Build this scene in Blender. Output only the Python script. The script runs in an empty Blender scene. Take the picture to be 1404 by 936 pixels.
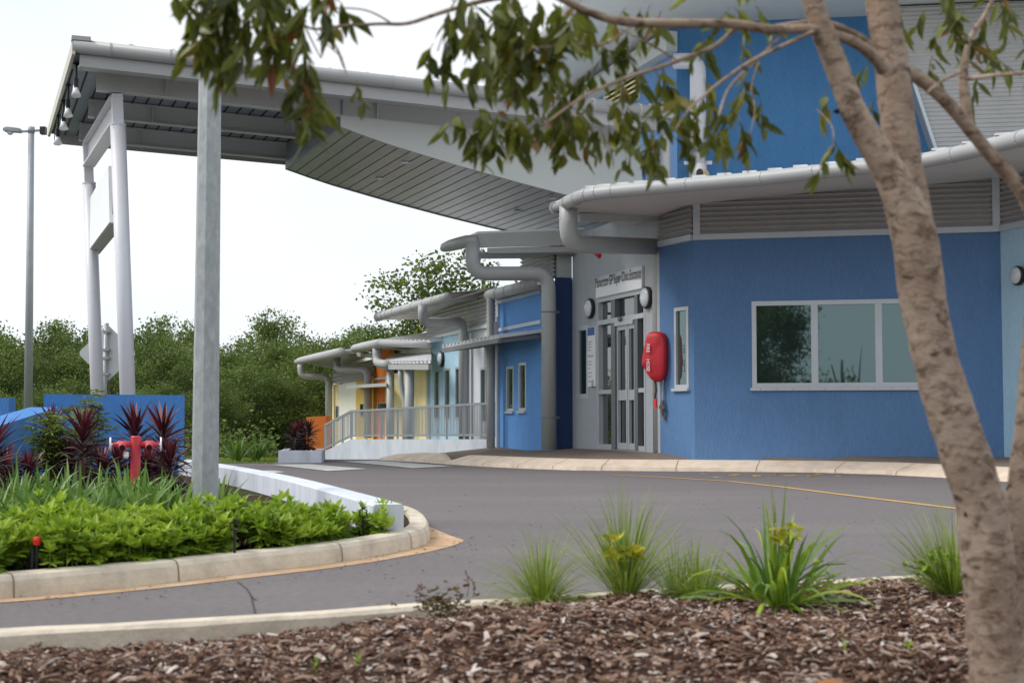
import bpy, math, random
from mathutils import Vector, Matrix, noise, geometry
R = random.Random(7)
V = Vector
scn = bpy.context.scene
COL = scn.collection
# ------------------------------------------------------------------ camera model
F, CX, CY, HZ, EYE = 1950.0, 702.0, 468.0, 572.0, 0.88
TH = math.atan((HZ - CY) / F)
CT, ST = math.cos(TH), math.sin(TH)
def ray(u, v):
    a, b = (u - CX) / F, (CY - v) / F
    y = CT - b * ST
    return V((a / y, 1.0, (ST + b * CT) / y))
def at(u, v, Y):
    r = ray(u, v) * Y
    return V((r.x, r.y, r.z + EYE))
def ong(u, v, z=0.0):
    return at(u, v, (z - EYE) / ray(u, v).z)
def G(y):
    if y < 30: return 0.0
    if y < 37: return -0.32 * (y - 30) / 7
    if y < 60: return -0.32 - 0.43 * (y - 37) / 23
    return -0.75
def onG(u, v, dz=0.0):
    z = 0.0
    for _ in range(30):
        p = ong(u, v, z + dz); z = G(p.y)
    return p
def onp(u, v, P, d):
    r = ray(u, v); n = V((-d.y, d.x))
    s = (n.x * P.x + n.y * P.y) / (n.x * r.x + n.y * r.y)
    return V((r.x * s, r.y * s, EYE + r.z * s))
def N2(x, y):
    return V((x, y, 0)).normalized()
def lerp(a, b, t): return a + (b - a) * t
Z3 = V((0, 0, 1))

# ------------------------------------------------------------------ mesh builder
WO = {}
class MB:
    def __init__(s):
        s.v, s.f, s.t = [], [], []
    def face(s, pts, t=0.5):
        n = len(s.v); s.v.extend([tuple(p) for p in pts]); s.f.append(tuple(range(n, n + len(pts)))); s.t.append(t)
    def idx(s, verts, faces, t=0.5):
        n = len(s.v); s.v.extend([tuple(p) for p in verts])
        for f in faces: s.f.append(tuple(i + n for i in f)); s.t.append(t)
    def prism(s, pts, off, t=0.5):
        k = len(pts); off = V(off)
        vs = [V(p) for p in pts] + [V(p) + off for p in pts]
        fs = [tuple(range(k)), tuple(range(2 * k - 1, k - 1, -1))]
        fs += [(i, i + k, (i + 1) % k + k, (i + 1) % k) for i in range(k)]
        s.idx(vs, fs, t)
    def box(s, c, sx, sy, sz, rz=0.0, t=0.5):
        c = V(c); m = Matrix.Rotation(rz, 3, 'Z')
        vs = [c + m @ V((x * sx / 2, y * sy / 2, z * sz / 2)) for x in (-1, 1) for y in (-1, 1) for z in (-1, 1)]
        s.idx(vs, [(0, 1, 3, 2), (4, 6, 7, 5), (0, 4, 5, 1), (2, 3, 7, 6), (0, 2, 6, 4), (1, 5, 7, 3)], t)
    def beam(s, a, b, w, h, t=0.5):
        """box from a to b, w wide (sideways), h high (up)"""
        a, b = V(a), V(b); d = (b - a).normalized()
        x = d.cross(Z3)
        x = V((1, 0, 0)) if x.length < 1e-4 else x.normalized()
        y = x.cross(d).normalized()
        vs = [p + x * (i * w / 2) + y * (j * h / 2) for p in (a, b) for i, j in ((-1, -1), (1, -1), (1, 1), (-1, 1))]
        s.idx(vs, [(0, 1, 2, 3), (7, 6, 5, 4), (0, 4, 5, 1), (1, 5, 6, 2), (2, 6, 7, 3), (3, 7, 4, 0)], t)
    def tube(s, path, rad, n=10, cap=True, t=0.5, rf=None):
        path = [V(p) for p in path]
        if not isinstance(rad, (list, tuple)): rad = [rad] * len(path)
        up = None; rings = []
        for i, p in enumerate(path):
            d = (path[min(i + 1, len(path) - 1)] - path[max(i - 1, 0)]).normalized()
            if up is None:
                up = d.orthogonal().normalized()
            else:
                up = (up - d * up.dot(d)); up = up.normalized() if up.length > 1e-5 else d.orthogonal().normalized()
            sd = d.cross(up)
            ring = []
            for k in range(n):
                a = 2 * math.pi * k / n
                q = up * math.cos(a) + sd * math.sin(a)
                r = rad[i]
                if rf: r *= rf(p + q * r)
                ring.append(p + q * r)
            rings.append(ring)
        vs = [q for r in rings for q in r]; fs = []
        for i in range(len(rings) - 1):
            for k in range(n):
                k2 = (k + 1) % n
                fs.append((i * n + k, i * n + k2, (i + 1) * n + k2, (i + 1) * n + k))
        if cap:
            fs.append(tuple(range(n - 1, -1, -1))); fs.append(tuple(range((len(rings) - 1) * n, len(rings) * n)))
        s.idx(vs, fs, t)
    def lathe(s, prof, c, ax=Z3, n=16, t=0.5):
        """prof: (r, h) along axis from c"""
        ax = V(ax).normalized()
        s.tube_r([V(c) + ax * h for r, h in prof], [r for r, h in prof], ax, n, t)
    def tube_r(s, pts, rad, ax, n, t=0.5):
        u = ax.orthogonal().normalized(); w = ax.cross(u); vs = []; fs = []
        for p, r in zip(pts, rad):
            for k in range(n):
                a = 2 * math.pi * k / n
                vs.append(p + (u * math.cos(a) + w * math.sin(a)) * max(r, 1e-4))
        m = len(pts)
        for i in range(m - 1):
            for k in range(n):
                k2 = (k + 1) % n
                fs.append((i * n + k, i * n + k2, (i + 1) * n + k2, (i + 1) * n + k))
        fs.append(tuple(range(n - 1, -1, -1))); fs.append(tuple(range((m - 1) * n, m * n)))
        s.idx(vs, fs, t)
    def ruled(s, A, B, t=0.5):
        for i in range(len(A) - 1):
            s.face([A[i], A[i + 1], B[i + 1], B[i]], t)
    def poly(s, pts, t=0.5):
        tri = geometry.tessellate_polygon([[V(p) for p in pts]])
        s.idx(pts, tri, t)
    def blade(s, base, d, L, w, droop, t=0.5, n=5, fold=0.0):
        """grass / strap leaf: starts along d and bends downwards"""
        p = V(base); d = V(d).normalized(); side = d.cross(Z3)
        side = V((1, 0, 0)) if side.length < 1e-3 else side.normalized()
        a = R.uniform(-.7, .7); side = (side * math.cos(a) + d.cross(side) * math.sin(a)).normalized()
        st = L / n; vs = []
        for i in range(n + 1):
            k = i / n
            ww = w * (0.55 + 0.9 * k if k < .4 else 0.91 * (1 - ((k - .4) / .6) ** 1.8)) * .5
            if i == n: ww = w * .02
            vs.append(p - side * ww); vs.append(p + side * ww)
            p = p + d * st
            d = (d + V((0, 0, -1)) * droop * st * (0.4 + 1.4 * k)).normalized()
        s.idx(vs, [(2 * i, 2 * i + 1, 2 * i + 3, 2 * i + 2) for i in range(n)], t)
    def leaf(s, base, d, L, w, t=0.5, fold=.25, nrm=None):
        """lanceolate leaf with a folded midrib"""
        base = V(base); d = V(d).normalized()
        side = d.cross(nrm) if nrm is not None else d.cross(V((R.uniform(-1, 1), R.uniform(-1, 1), R.uniform(-1, 1))))
        if side.length < 1e-3: side = d.orthogonal()
        side.normalize(); up = side.cross(d)
        c = R.uniform(-.12, .12)
        m = [base, base + d * L * .33 + up * c * L * .5, base + d * L * .68 + up * c * L * .6, base + d * L]
        l1, l2 = m[1] - side * w * .5 + up * w * fold, m[2] - side * w * .38 + up * w * fold
        r1, r2 = m[1] + side * w * .5 + up * w * fold, m[2] + side * w * .38 + up * w * fold
        s.idx([m[0], m[1], m[2], m[3], l1, l2, r1, r2], [(0, 1, 4), (4, 1, 2, 5), (5, 2, 3), (0, 6, 1), (6, 7, 2, 1), (7, 3, 2)], t)
    def build(s, name, mat, parent=None, origin=None, smooth=False):
        o0 = V((0, 0, 0))
        if parent is not None: o0 = WO.get(parent.name, V((0, 0, 0)))
        elif origin is not None: o0 = V(origin)
        me = bpy.data.meshes.new(name)
        me.from_pydata([(x - o0.x, y - o0.y, z - o0.z) for x, y, z in s.v], [], s.f)
        me.materials.append(mat)
        att = me.attributes.new('tint', 'FLOAT', 'CORNER')
        vals = []
        for f, t in zip(s.f, s.t): vals.extend([t] * len(f))
        if len(vals) == len(att.data): att.data.foreach_set('value', vals)
        if smooth: me.polygons.foreach_set('use_smooth', [True] * len(me.polygons))
        me.update()
        o = bpy.data.objects.new(name, me); COL.objects.link(o)
        if parent is not None: o.parent = parent; WO[o.name] = o0
        elif origin is not None: o.location = o0; WO[o.name] = o0
        else: WO[o.name] = o0
        return o
def tag(o, label=None, cat=None, group=None, kind=None):
    if label: o['label'] = label
    if cat: o['category'] = cat
    if group: o['group'] = group
    if kind: o['kind'] = kind
    return o
def thing(name, label, cat, loc=(0, 0, 0), group=None, rz=0.0):
    o = bpy.data.objects.new(name, None); COL.objects.link(o)
    o.location = loc; o.rotation_euler = (0, 0, rz); o.empty_display_size = .2
    WO[o.name] = V(loc)
    return tag(o, label, cat, group)
def local(o):            # parts of this thing are given in its own coordinates
    WO[o.name] = V((0, 0, 0)); return o
def copy_thing(o, loc, rz=0.0, sc=1.0, label=None):
    c = o.copy(); COL.objects.link(c); c.location = loc; c.rotation_euler = (0, 0, rz); c.scale = (sc, sc, sc) if not isinstance(sc, tuple) else sc
    if label: c['label'] = label
    for ch in list(o.children):
        d = ch.copy(); COL.objects.link(d); d.parent = c
        for g in list(ch.children):
            e = g.copy(); COL.objects.link(e); e.parent = d
    return c
def struct(o): return tag(o, kind='structure')
def stuff(o): return tag(o, kind='stuff')
def fillet(path, r, n=7):
    path = [V(p) for p in path]; out = [path[0]]
    for i in range(1, len(path) - 1):
        a, b, c = path[i - 1], path[i], path[i + 1]
        d1, d2 = (a - b), (c - b); rr = min(r, d1.length * .49, d2.length * .49)
        p, q = b + d1.normalized() * rr, b + d2.normalized() * rr
        for k in range(n + 1):
            t = k / n; out.append(p * (1 - t) ** 2 + b * 2 * t * (1 - t) + q * t * t)
    out.append(path[-1]); return out

# ------------------------------------------------------------------ materials
def srgb(r, g, b):
    return tuple(((c / 255) / 12.92 if c / 255 <= .04045 else ((c / 255 + .055) / 1.055) ** 2.4) for c in (r, g, b)) + (1,)
def mk(name, col, rough=.6, var=.12, scale=6.0, stretch=(1, 1, 1), bump=0.0, bscale=None, bstretch=None, metal=0.0,
       tint=None, spec=.5, dirt=None, dscale=1.2, damt=.5, sss=0.0, ior=1.5, coat=0):
    m = bpy.data.materials.new(name); m.use_nodes = True
    nt = m.node_tree; N = nt.nodes; L = nt.links
    b = N['Principled BSDF']; b.inputs['Roughness'].default_value = rough; b.inputs['Metallic'].default_value = metal
    b.inputs['Specular IOR Level'].default_value = spec; b.inputs['IOR'].default_value = ior
    col = tuple(col) if len(col) == 4 else tuple(col) + (1,)
    tc = N.new('ShaderNodeTexCoord')
    mp = N.new('ShaderNodeMapping'); mp.inputs['Scale'].default_value = stretch; L.new(tc.outputs['Object'], mp.inputs['Vector'])
    nz = N.new('ShaderNodeTexNoise'); nz.inputs['Scale'].default_value = scale; nz.inputs['Detail'].default_value = 5; L.new(mp.outputs[0], nz.inputs['Vector'])
    src = None
    if tint:
        at_ = N.new('ShaderNodeAttribute'); at_.attribute_name = 'tint'
        cr = N.new('ShaderNodeValToRGB'); L.new(at_.outputs['Fac'], cr.inputs[0])
        while len(cr.color_ramp.elements) < len(tint): cr.color_ramp.elements.new(.5)
        for e, (p, c) in zip(cr.color_ramp.elements, tint):
            e.position = p; e.color = tuple(c) + ((1,) if len(c) == 3 else ())
        src = cr.outputs[0]
    else:
        rgb = N.new('ShaderNodeRGB'); rgb.outputs[0].default_value = col; src = rgb.outputs[0]
    if dirt:
        n2 = N.new('ShaderNodeTexNoise'); n2.inputs['Scale'].default_value = dscale; n2.inputs['Detail'].default_value = 8; n2.inputs['Roughness'].default_value = .65
        L.new(mp.outputs[0], n2.inputs['Vector'])
        r2 = N.new('ShaderNodeMapRange'); r2.inputs[1].default_value = .48; r2.inputs[2].default_value = .72; r2.inputs[4].default_value = damt; L.new(n2.outputs['Fac'], r2.inputs[0])
        mx = N.new('ShaderNodeMix'); mx.data_type = 'RGBA'; L.new(r2.outputs[0], mx.inputs[0]); L.new(src, mx.inputs[6]); mx.inputs[7].default_value = tuple(dirt)[:3] + (1,)
        src = mx.outputs[2]
    mr = N.new('ShaderNodeMapRange'); mr.inputs[1].default_value = .25; mr.inputs[2].default_value = .75; mr.inputs[3].default_value = 1 - var; mr.inputs[4].default_value = 1 + var
    L.new(nz.outputs['Fac'], mr.inputs[0])
    mul = N.new('ShaderNodeVectorMath'); mul.operation = 'SCALE'; L.new(src, mul.inputs[0]); L.new(mr.outputs[0], mul.inputs['Scale'])
    L.new(mul.outputs[0], b.inputs['Base Color'])
    if bump:
        mp2 = N.new('ShaderNodeMapping'); mp2.inputs['Scale'].default_value = bstretch or stretch; L.new(tc.outputs['Object'], mp2.inputs['Vector'])
        n3 = N.new('ShaderNodeTexNoise'); n3.inputs['Scale'].default_value = bscale or scale; n3.inputs['Detail'].default_value = 6; L.new(mp2.outputs[0], n3.inputs['Vector'])
        bp = N.new('ShaderNodeBump'); bp.inputs['Strength'].default_value = bump; bp.inputs['Distance'].default_value = .02
        L.new(n3.outputs['Fac'], bp.inputs['Height']); L.new(bp.outputs[0], b.inputs['Normal'])
    if name == 'tinted_glass': b.inputs['Specular Tint'].default_value = (.72, 1, 1, 1)
    if sss:      # thin leaves let some light through
        tr = N.new('ShaderNodeBsdfTranslucent'); L.new(mul.outputs[0], tr.inputs[0])
        ms = N.new('ShaderNodeMixShader'); ms.inputs[0].default_value = sss
        out = N['Material Output']; L.new(b.outputs[0], ms.inputs[1]); L.new(tr.outputs[0], ms.inputs[2]); L.new(ms.outputs[0], out.inputs[0])
    return m
def stucco(name, col, var=.09):
    return mk(name, col, .8, var, 34, (1, 1, .3), bump=.45, bscale=36, bstretch=(1, 1, .25), spec=.25, dirt=tuple(c * .86 for c in col[:3]), dscale=2.6, damt=.6)
M = {}
M['blue'] = stucco('blue_render', (.108, .212, .40))
M['blue2'] = stucco('sky_blue_render', (.125, .31, .66))
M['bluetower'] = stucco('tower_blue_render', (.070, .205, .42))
M['bluetower_lit'] = stucco('lit_tower_blue_render', (.15, .29, .55))  # hall's side face: tower blue made lighter, its light painted into the colour
M['navy'] = stucco('navy_render', (.025, .05, .135))
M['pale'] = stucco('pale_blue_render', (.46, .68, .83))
M['greywall'] = stucco('grey_render', (.42, .45, .48))
M['white_r'] = stucco('white_render', (.58, .60, .66))
M['whitewall'] = mk('white_painted_wall', (.62, .66, .74), .75, .08, 7, (1, 1, .3), bump=.3, bscale=20, dirt=(.36, .38, .42), dscale=2.2, damt=.5)
M['cream'] = stucco('cream_render', (.84, .70, .38)); M['yellow'] = stucco('yellow_render', (.72, .50, .12))
M['ivory'] = stucco('ivory_render', (.88, .86, .74)); M['orange'] = stucco('orange_render', (.80, .23, .05))
M['paint'] = mk('pale_grey_paint', (.385, .385, .39), .45, .06, 3, dirt=(.33, .33, .33), dscale=3, damt=.35)
M['grey'] = mk('mid_grey_paint', (.39, .40, .395), .45, .08, 3, dirt=(.22, .22, .21), dscale=3, damt=.4)
M['dgrey'] = mk('dark_grey_paint', (.17, .18, .185), .5, .08, 3)
M['steel'] = mk('beam_grey_paint', (.50, .51, .515), .5, .05, 2)
M['column'] = mk('column_paint', (.68, .68, .73), .4, .04, 2, dirt=(.42, .42, .45), dscale=2, damt=.3)
M['plank'] = mk('soffit_plank', (.40, .41, .43), .32, .1, 3); M['gap'] = mk('soffit_gap', (.02, .02, .022), .8)
M['plankblue'] = mk('soffit_sheet', (.21, .25, .32), .5, .08, 3)
M['panel'] = mk('canopy_panel', (.56, .58, .57), .6, .04, 1.2, dirt=(.46, .47, .46), dscale=.8, damt=.4)
M['cladding'] = mk('corrugated_steel', (.455, .445, .445), .42, .05, 3, metal=.15)
M['handrail'] = mk('railing_paint', (.42, .44, .47), .5, .05, 5)
M['eave'] = mk('eave_lining_paint', (.60, .57, .55), .6, .05, 2)
M['roof'] = mk('white_roof_sheet', (.72, .73, .74), .4, .06, 2)
M['trim'] = mk('silver_trim', (.56, .60, .66), .4, .04, 3)
M['alu'] = mk('aluminium_frame', (.52, .54, .57), .38, .05, 3, metal=.3)
M['dalu'] = mk('dark_aluminium', (.17, .18, .19), .4, .05, 3, metal=.3)
M['glass'] = mk('tinted_glass', (.018, .028, .028), .02, .1, .6, spec=.5, ior=2.25)
M['glass2'] = mk('door_glass', (.02, .028, .028), .02, .1, .6, spec=.5, ior=2.3)
M['galv'] = mk('galvanised_steel', (.34, .36, .37), .5, .16, 22, (1, 1, .5), dirt=(.5, .52, .53), dscale=16, damt=.6, metal=.3)
M['lampgrey'] = mk('lamp_post_steel', (.30, .32, .34), .5, .08, 5, metal=.2)
M['red'] = mk('red_cover_vinyl', (.50, .012, .025), .5, .12, 5, bump=.4, bscale=9)
M['hred'] = mk('red_hydrant_paint', (.60, .05, .07), .38, .1, 6, dirt=(.42, .06, .06), dscale=12, damt=.6)
M['white'] = mk('white_plastic', (.86, .87, .89), .4, .03)
M['black'] = mk('black_plastic', (.012, .012, .013), .45, .1)
M['redcap'] = mk('red_plastic_cap', (.75, .02, .015), .4, .05)
M['lens'] = mk('opal_lens', (.62, .66, .70), .15, .05)
M['bulb'] = mk('lamp_reflector', (.9, .9, .9), .2, .02)
M['brass'] = mk('weathered_brass', (.16, .12, .09), .5, .2, 12, metal=.5)
M['ink'] = mk('sign_lettering', (.03, .03, .04), .6, .02); M['signgrey'] = mk('sign_panel_grey', (.50, .52, .55), .5, .05, 3)
M['signblue'] = mk('sign_blue', (.04, .13, .36), .5, .05)
M['asphalt'] = mk('asphalt', (.168, .150, .153), .9, .20, 38, (.5, 1, 1), bump=.5, bscale=160, dirt=(.205, .188, .186), dscale=.5, damt=.8, spec=.3)
M['concrete'] = mk('kerb_concrete', (.64, .56, .45), .85, .14, 8, bump=.3, bscale=40, dirt=(.34, .29, .23), dscale=3.5, damt=.6, spec=.2)
M['kerbfar'] = mk('pale_kerb_concrete', (.78, .64, .51), .85, .12, 5, bump=.3, bscale=40, dirt=(.52, .40, .29), dscale=2.0, damt=.5, spec=.2)
M['apron'] = mk('stained_concrete', (.50, .33, .20), .9, .15, 8, dirt=(.56, .46, .36), dscale=3, damt=.8, spec=.2)
M['path'] = mk('exposed_aggregate', (.23, .18, .14), .9, .2, 30, bump=.3, bscale=80, spec=.2)
M['paintw'] = mk('road_paint_white', (.55, .55, .54), .8, .1, 6, dirt=(.30, .29, .29), dscale=7, damt=.8)
M['painty'] = mk('road_paint_yellow', (.60, .36, .10), .8, .15, 8, dirt=(.22, .19, .16), dscale=14, damt=.6)
M['soil'] = mk('dark_soil', (.05, .032, .022), .95, .3, 14, bump=.8, bscale=30, spec=.1)
M['ground'] = mk('grass_ground', (.10, .12, .05), .95, .35, 1.6, dirt=(.07, .06, .03), dscale=.35, damt=.7, bump=.5, bscale=30, spec=.1)
M['mulch'] = mk('mulch_bed', (.06, .034, .026), .95, .4, 30, bump=1.0, bscale=60, spec=.1)
M['chips'] = mk('bark_chips', (0, 0, 0), .85, .25, 60, tint=[(0, (.06, .030, .022)), (.35, (.16, .085, .055)), (.62, (.27, .17, .115)), (.86, (.36, .26, .21)), (1, (.52, .45, .40))], spec=.2)
M['joint'] = mk('kerb_joint', (.22, .15, .10), .95)
M['bargec'] = mk('barge_paint', (.56, .54, .46), .5, .05)
M['tan'] = mk('weathered_tan_paint', (.36, .29, .19), .7)
M['knot'] = mk('dark_knot', (.035, .022, .016), .95, .3, 40)
M['bark'] = None
M['leaf'] = mk('gum_leaf', (0, 0, 0), .36, .2, 30, tint=[(0, (.056, .070, .011)), (.5, (.14, .165, .022)), (.86, (.26, .28, .04)), (.94, (.24, .15, .03)), (1, (.22, .07, .025))], sss=.45, spec=.45)
M['twig'] = mk('twig_bark', (.20, .13, .10), .8, .2, 30)
M['farleaf'] = mk('far_foliage', (0, 0, 0), .6, .2, 1.5, tint=[(0, (.052, .088, .016)), (.5, (.105, .162, .032)), (1, (.19, .25, .06))], sss=.3, spec=.3)
M['farleaf2'] = mk('far_foliage_light', (0, 0, 0), .6, .2, 1.5, tint=[(0, (.06, .095, .015)), (.5, (.12, .165, .028)), (1, (.21, .24, .05))], sss=.3, spec=.3)
M['trunkfar'] = mk('far_trunk_bark', (.13, .105, .085), .9, .25, 6)
M['cord'] = mk('cordyline_leaf', (0, 0, 0), .4, .2, 25, tint=[(0, (.022, .010, .012)), (.55, (.058, .014, .020)), (.85, (.13, .022, .032)), (1, (.22, .035, .045))], sss=.3)
M['strap'] = mk('strap_leaf', (0, 0, 0), .4, .2, 25, tint=[(0, (.07, .15, .02)), (.6, (.15, .27, .045)), (1, (.28, .42, .10))], sss=.35)
M['lime'] = mk('lime_leaf', (0, 0, 0), .45, .15, 25, tint=[(0, (.11, .20, .016)), (.5, (.24, .37, .025)), (1, (.42, .54, .06))], sss=.4)
M['shrub'] = mk('shrub_leaf', (0, 0, 0), .45, .15, 25, tint=[(0, (.08, .12, .02)), (.55, (.18, .24, .045)), (.9, (.30, .36, .08)), (1, (.26, .15, .04))], sss=.35)
M['grassf'] = mk('fine_grass', (0, 0, 0), .5, .1, 20, tint=[(0, (.10, .17, .015)), (.5, (.26, .36, .04)), (1, (.46, .52, .13))], sss=.45)
M['croton'] = mk('yellow_leaf', (0, 0, 0), .4, .15, 25, tint=[(0, (.20, .24, .02)), (.6, (.42, .42, .02)), (1, (.60, .52, .04))], sss=.4)
M['rock'] = mk('orange_rock', (.34, .13, .04), .9, .3, 12, bump=.8, bscale=18)
M['weed'] = mk('weed_leaf', (0, 0, 0), .6, .2, 25, tint=[(0, (.10, .12, .03)), (.6, (.16, .12, .05)), (1, (.22, .07, .06))], sss=.3)
def bark():
    m = bpy.data.materials.new('mottled_bark'); m.use_nodes = True
    nt = m.node_tree; N = nt.nodes; L = nt.links; b = N['Principled BSDF']; b.inputs['Roughness'].default_value = .9; b.inputs['Specular IOR Level'].default_value = .2
    tc = N.new('ShaderNodeTexCoord')
    def nz(scale, st, detail=5, rough=.6, dist=0.0):
        mp = N.new('ShaderNodeMapping'); mp.inputs['Scale'].default_value = st; L.new(tc.outputs['Object'], mp.inputs[0])
        n = N.new('ShaderNodeTexNoise'); n.inputs['Scale'].default_value = scale; n.inputs['Detail'].default_value = detail; n.inputs['Roughness'].default_value = rough; n.inputs['Distortion'].default_value = dist
        L.new(mp.outputs[0], n.inputs[0]); return n.outputs['Fac']
    def ramp(f, p0, p1, a, c):
        r = N.new('ShaderNodeValToRGB'); r.color_ramp.elements[0].position = p0; r.color_ramp.elements[1].position = p1
        r.color_ramp.elements[0].color = a + (1,); r.color_ramp.elements[1].color = c + (1,); L.new(f, r.inputs[0]); return r.outputs[0]
    def mix(f, a, c, mode='MIX'):
        x = N.new('ShaderNodeMix'); x.data_type = 'RGBA'; x.blend_type = mode
        if isinstance(f, float): x.inputs[0].default_value = f
        else: L.new(f, x.inputs[0])
        L.new(a, x.inputs[6])
        if isinstance(c, tuple): x.inputs[7].default_value = c + (1,)
        else: L.new(c, x.inputs[7])
        return x.outputs[2]
    basec = ramp(nz(5, (1, 1, .8)), .38, .62, (.27, .19, .14), (.43, .33, .26))
    patch = ramp(nz(20, (1, 1, 1.6), 6, .65, .6), .47, .64, (0, 0, 0), (.9, .9, .9))
    c1 = mix(patch, basec, (.115, .072, .05))
    fine = ramp(nz(46, (1, 1, 2.6), 5, .7), .55, .68, (0, 0, 0), (.8, .8, .8))
    c2 = mix(fine, c1, (.46, .385, .31))
    spot = ramp(nz(9, (1, 1, 2.2), 3, .5), .66, .71, (0, 0, 0), (.9, .9, .9))
    c3 = mix(spot, c2, (.035, .022, .016))
    L.new(c3, b.inputs['Base Color'])
    bp = N.new('ShaderNodeBump'); bp.inputs['Strength'].default_value = .5; bp.inputs['Distance'].default_value = .01
    L.new(nz(34, (1, 1, 2.2), 6), bp.inputs['Height']); L.new(bp.outputs[0], b.inputs['Normal'])
    return m
M['bark'] = bark()

# ------------------------------------------------------------------ wall helper
def wall(mb, p0, p1, z0, z1, out, holes=(), rev=.09, thick=.2):
    """wall sheet from p0 to p1 with openings [(s0,s1,z0,z1)]; out = outward normal; reveals go inwards"""
    p0, p1 = V((p0[0], p0[1], 0)), V((p1[0], p1[1], 0)); L = (p1 - p0).length; d = (p1 - p0) / L
    ss = sorted({0.0, L} | {h[0] for h in holes} | {h[1] for h in holes})
    zs = sorted({z0, z1} | {h[2] for h in holes} | {h[3] for h in holes})
    P = lambda s, z, k=0: p0 + d * s + Z3 * z - out * k
    for i in range(len(ss) - 1):
        for j in range(len(zs) - 1):
            cs, cz = (ss[i] + ss[i + 1]) / 2, (zs[j] + zs[j + 1]) / 2
            if any(h[0] < cs < h[1] and h[2] < cz < h[3] for h in holes): continue
            mb.face([P(ss[i], zs[j]), P(ss[i + 1], zs[j]), P(ss[i + 1], zs[j + 1]), P(ss[i], zs[j + 1])])
    for a, b, c, e in holes:
        q = [(a, c), (b, c), (b, e), (a, e)]
        for k in range(4):
            (s1, y1), (s2, y2) = q[k], q[(k + 1) % 4]
            mb.face([P(s1, y1), P(s2, y2), P(s2, y2, rev), P(s1, y1, rev)])
    mb.face([P(0, z1), P(L, z1), P(L, z1, thick), P(0, z1, thick)])
    for s in (0, L): mb.face([P(s, z0), P(s, z1), P(s, z1, thick), P(s, z0, thick)])
    mb.face([P(0, z0, thick), P(L, z0, thick), P(L, z1, thick), P(0, z1, thick)]) if not holes else None
    return P
def window(parent, P, a, b, c, e, out, fr=.05, mull=(), trans=(), glass='glass', frame='alu', dep=.05, sill=False, name='window', proud=0.0):
    """frame bars at depth, one sheet of glass behind them"""
    mb = MB(); ft = .05
    def bar(s0, s1, y0, y1, k0=dep - proud, k1=dep + ft):
        q = [P(s0, y0, k0), P(s1, y0, k0), P(s1, y1, k0), P(s0, y1, k0)]
        mb.prism(q, -out * (k1 - k0))
    bar(a, b, e - fr, e); bar(a, b, c, c + fr); bar(a, a + fr, c + fr, e - fr); bar(b - fr, b, c + fr, e - fr)
    for m_, w in mull: bar(m_ - w / 2, m_ + w / 2, c + fr, e - fr, dep - proud + .004)
    for t_, w in trans: bar(a + fr, b - fr, t_ - w / 2, t_ + w / 2, dep - proud + .007)
    if sill:
        bar(a - .03, b + .03, c - .05, c - .003, -.06, dep)
    w = mb.build(name, M[frame], parent)
    g = MB(); k = dep + ft * .6
    xs = [a + fr * .5] + [m_ for m_, _ in mull] + [b - fr * .5]
    g.face([P(a + fr * .5, c + fr * .5, k), P(b - fr * .5, c + fr * .5, k), P(b - fr * .5, e - fr * .5, k), P(a + fr * .5, e - fr * .5, k)])
    g.build('pane', M[glass], w)
    return w
def corrugated(mb, p0, p1, zb0, zb1, zt0, zt1, out, pitch=.085, amp=.028, n=6):
    """horizontal-ribbed steel cladding between two verticals"""
    p0, p1 = V((p0[0], p0[1], 0)), V((p1[0], p1[1], 0))
    zmin, zmax = min(zb0, zb1), max(zt0, zt1); z = zmin; st = pitch / n; rows = []
    L = (p1 - p0).length
    while z < zmax + st * .5:
        rows.append(z); z += st
    def clip(z):
        # part of [0,1] along the wall where z is between bottom and top lines
        lo, hi = 0.0, 1.0
        for a, b, sg in ((zb0, zb1, 1), (zt0, zt1, -1)):
            f0, f1 = sg * (z - a), sg * (z - b)
            if f0 < 0 and f1 < 0: return None
            if f0 < 0: lo = max(lo, f0 / (f0 - f1))
            elif f1 < 0: hi = min(hi, f0 / (f0 - f1))
        return (lo, hi) if hi > lo else None
    prev = None
    for i, z in enumerate(rows):
        c = clip(z)
        o = out * (amp * math.sin(2 * math.pi * i / n + .5))
        cur = None if c is None else (p0.lerp(p1, c[0]) + o + Z3 * z, p0.lerp(p1, c[1]) + o + Z3 * z)
        if prev and cur: mb.face([prev[0], prev[1], cur[1], cur[0]])
        prev = cur
def text_obj(body, name, mat, parent, org, xd, yd, size, sx=1.0, depth=.006):
    cu = bpy.data.curves.new(name, 'FONT'); cu.body = body; cu.size = size; cu.extrude = depth
    ob = bpy.data.objects.new(name, cu); COL.objects.link(ob)
    bpy.context.view_layer.update()
    me = bpy.data.meshes.new_from_object(ob.evaluated_get(bpy.context.evaluated_depsgraph_get()))
    bpy.data.objects.remove(ob)
    zd = xd.cross(yd).normalized(); o0 = WO.get(parent.name, V((0, 0, 0)))
    for v in me.vertices:
        p = org + xd * (v.co.x * sx) + yd * v.co.y + zd * v.co.z - o0
        v.co = p
    me.materials.clear(); me.materials.append(mat); me.update()
    o = bpy.data.objects.new(name, me); COL.objects.link(o); o.parent = parent; WO[o.name] = o0
    return o
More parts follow.
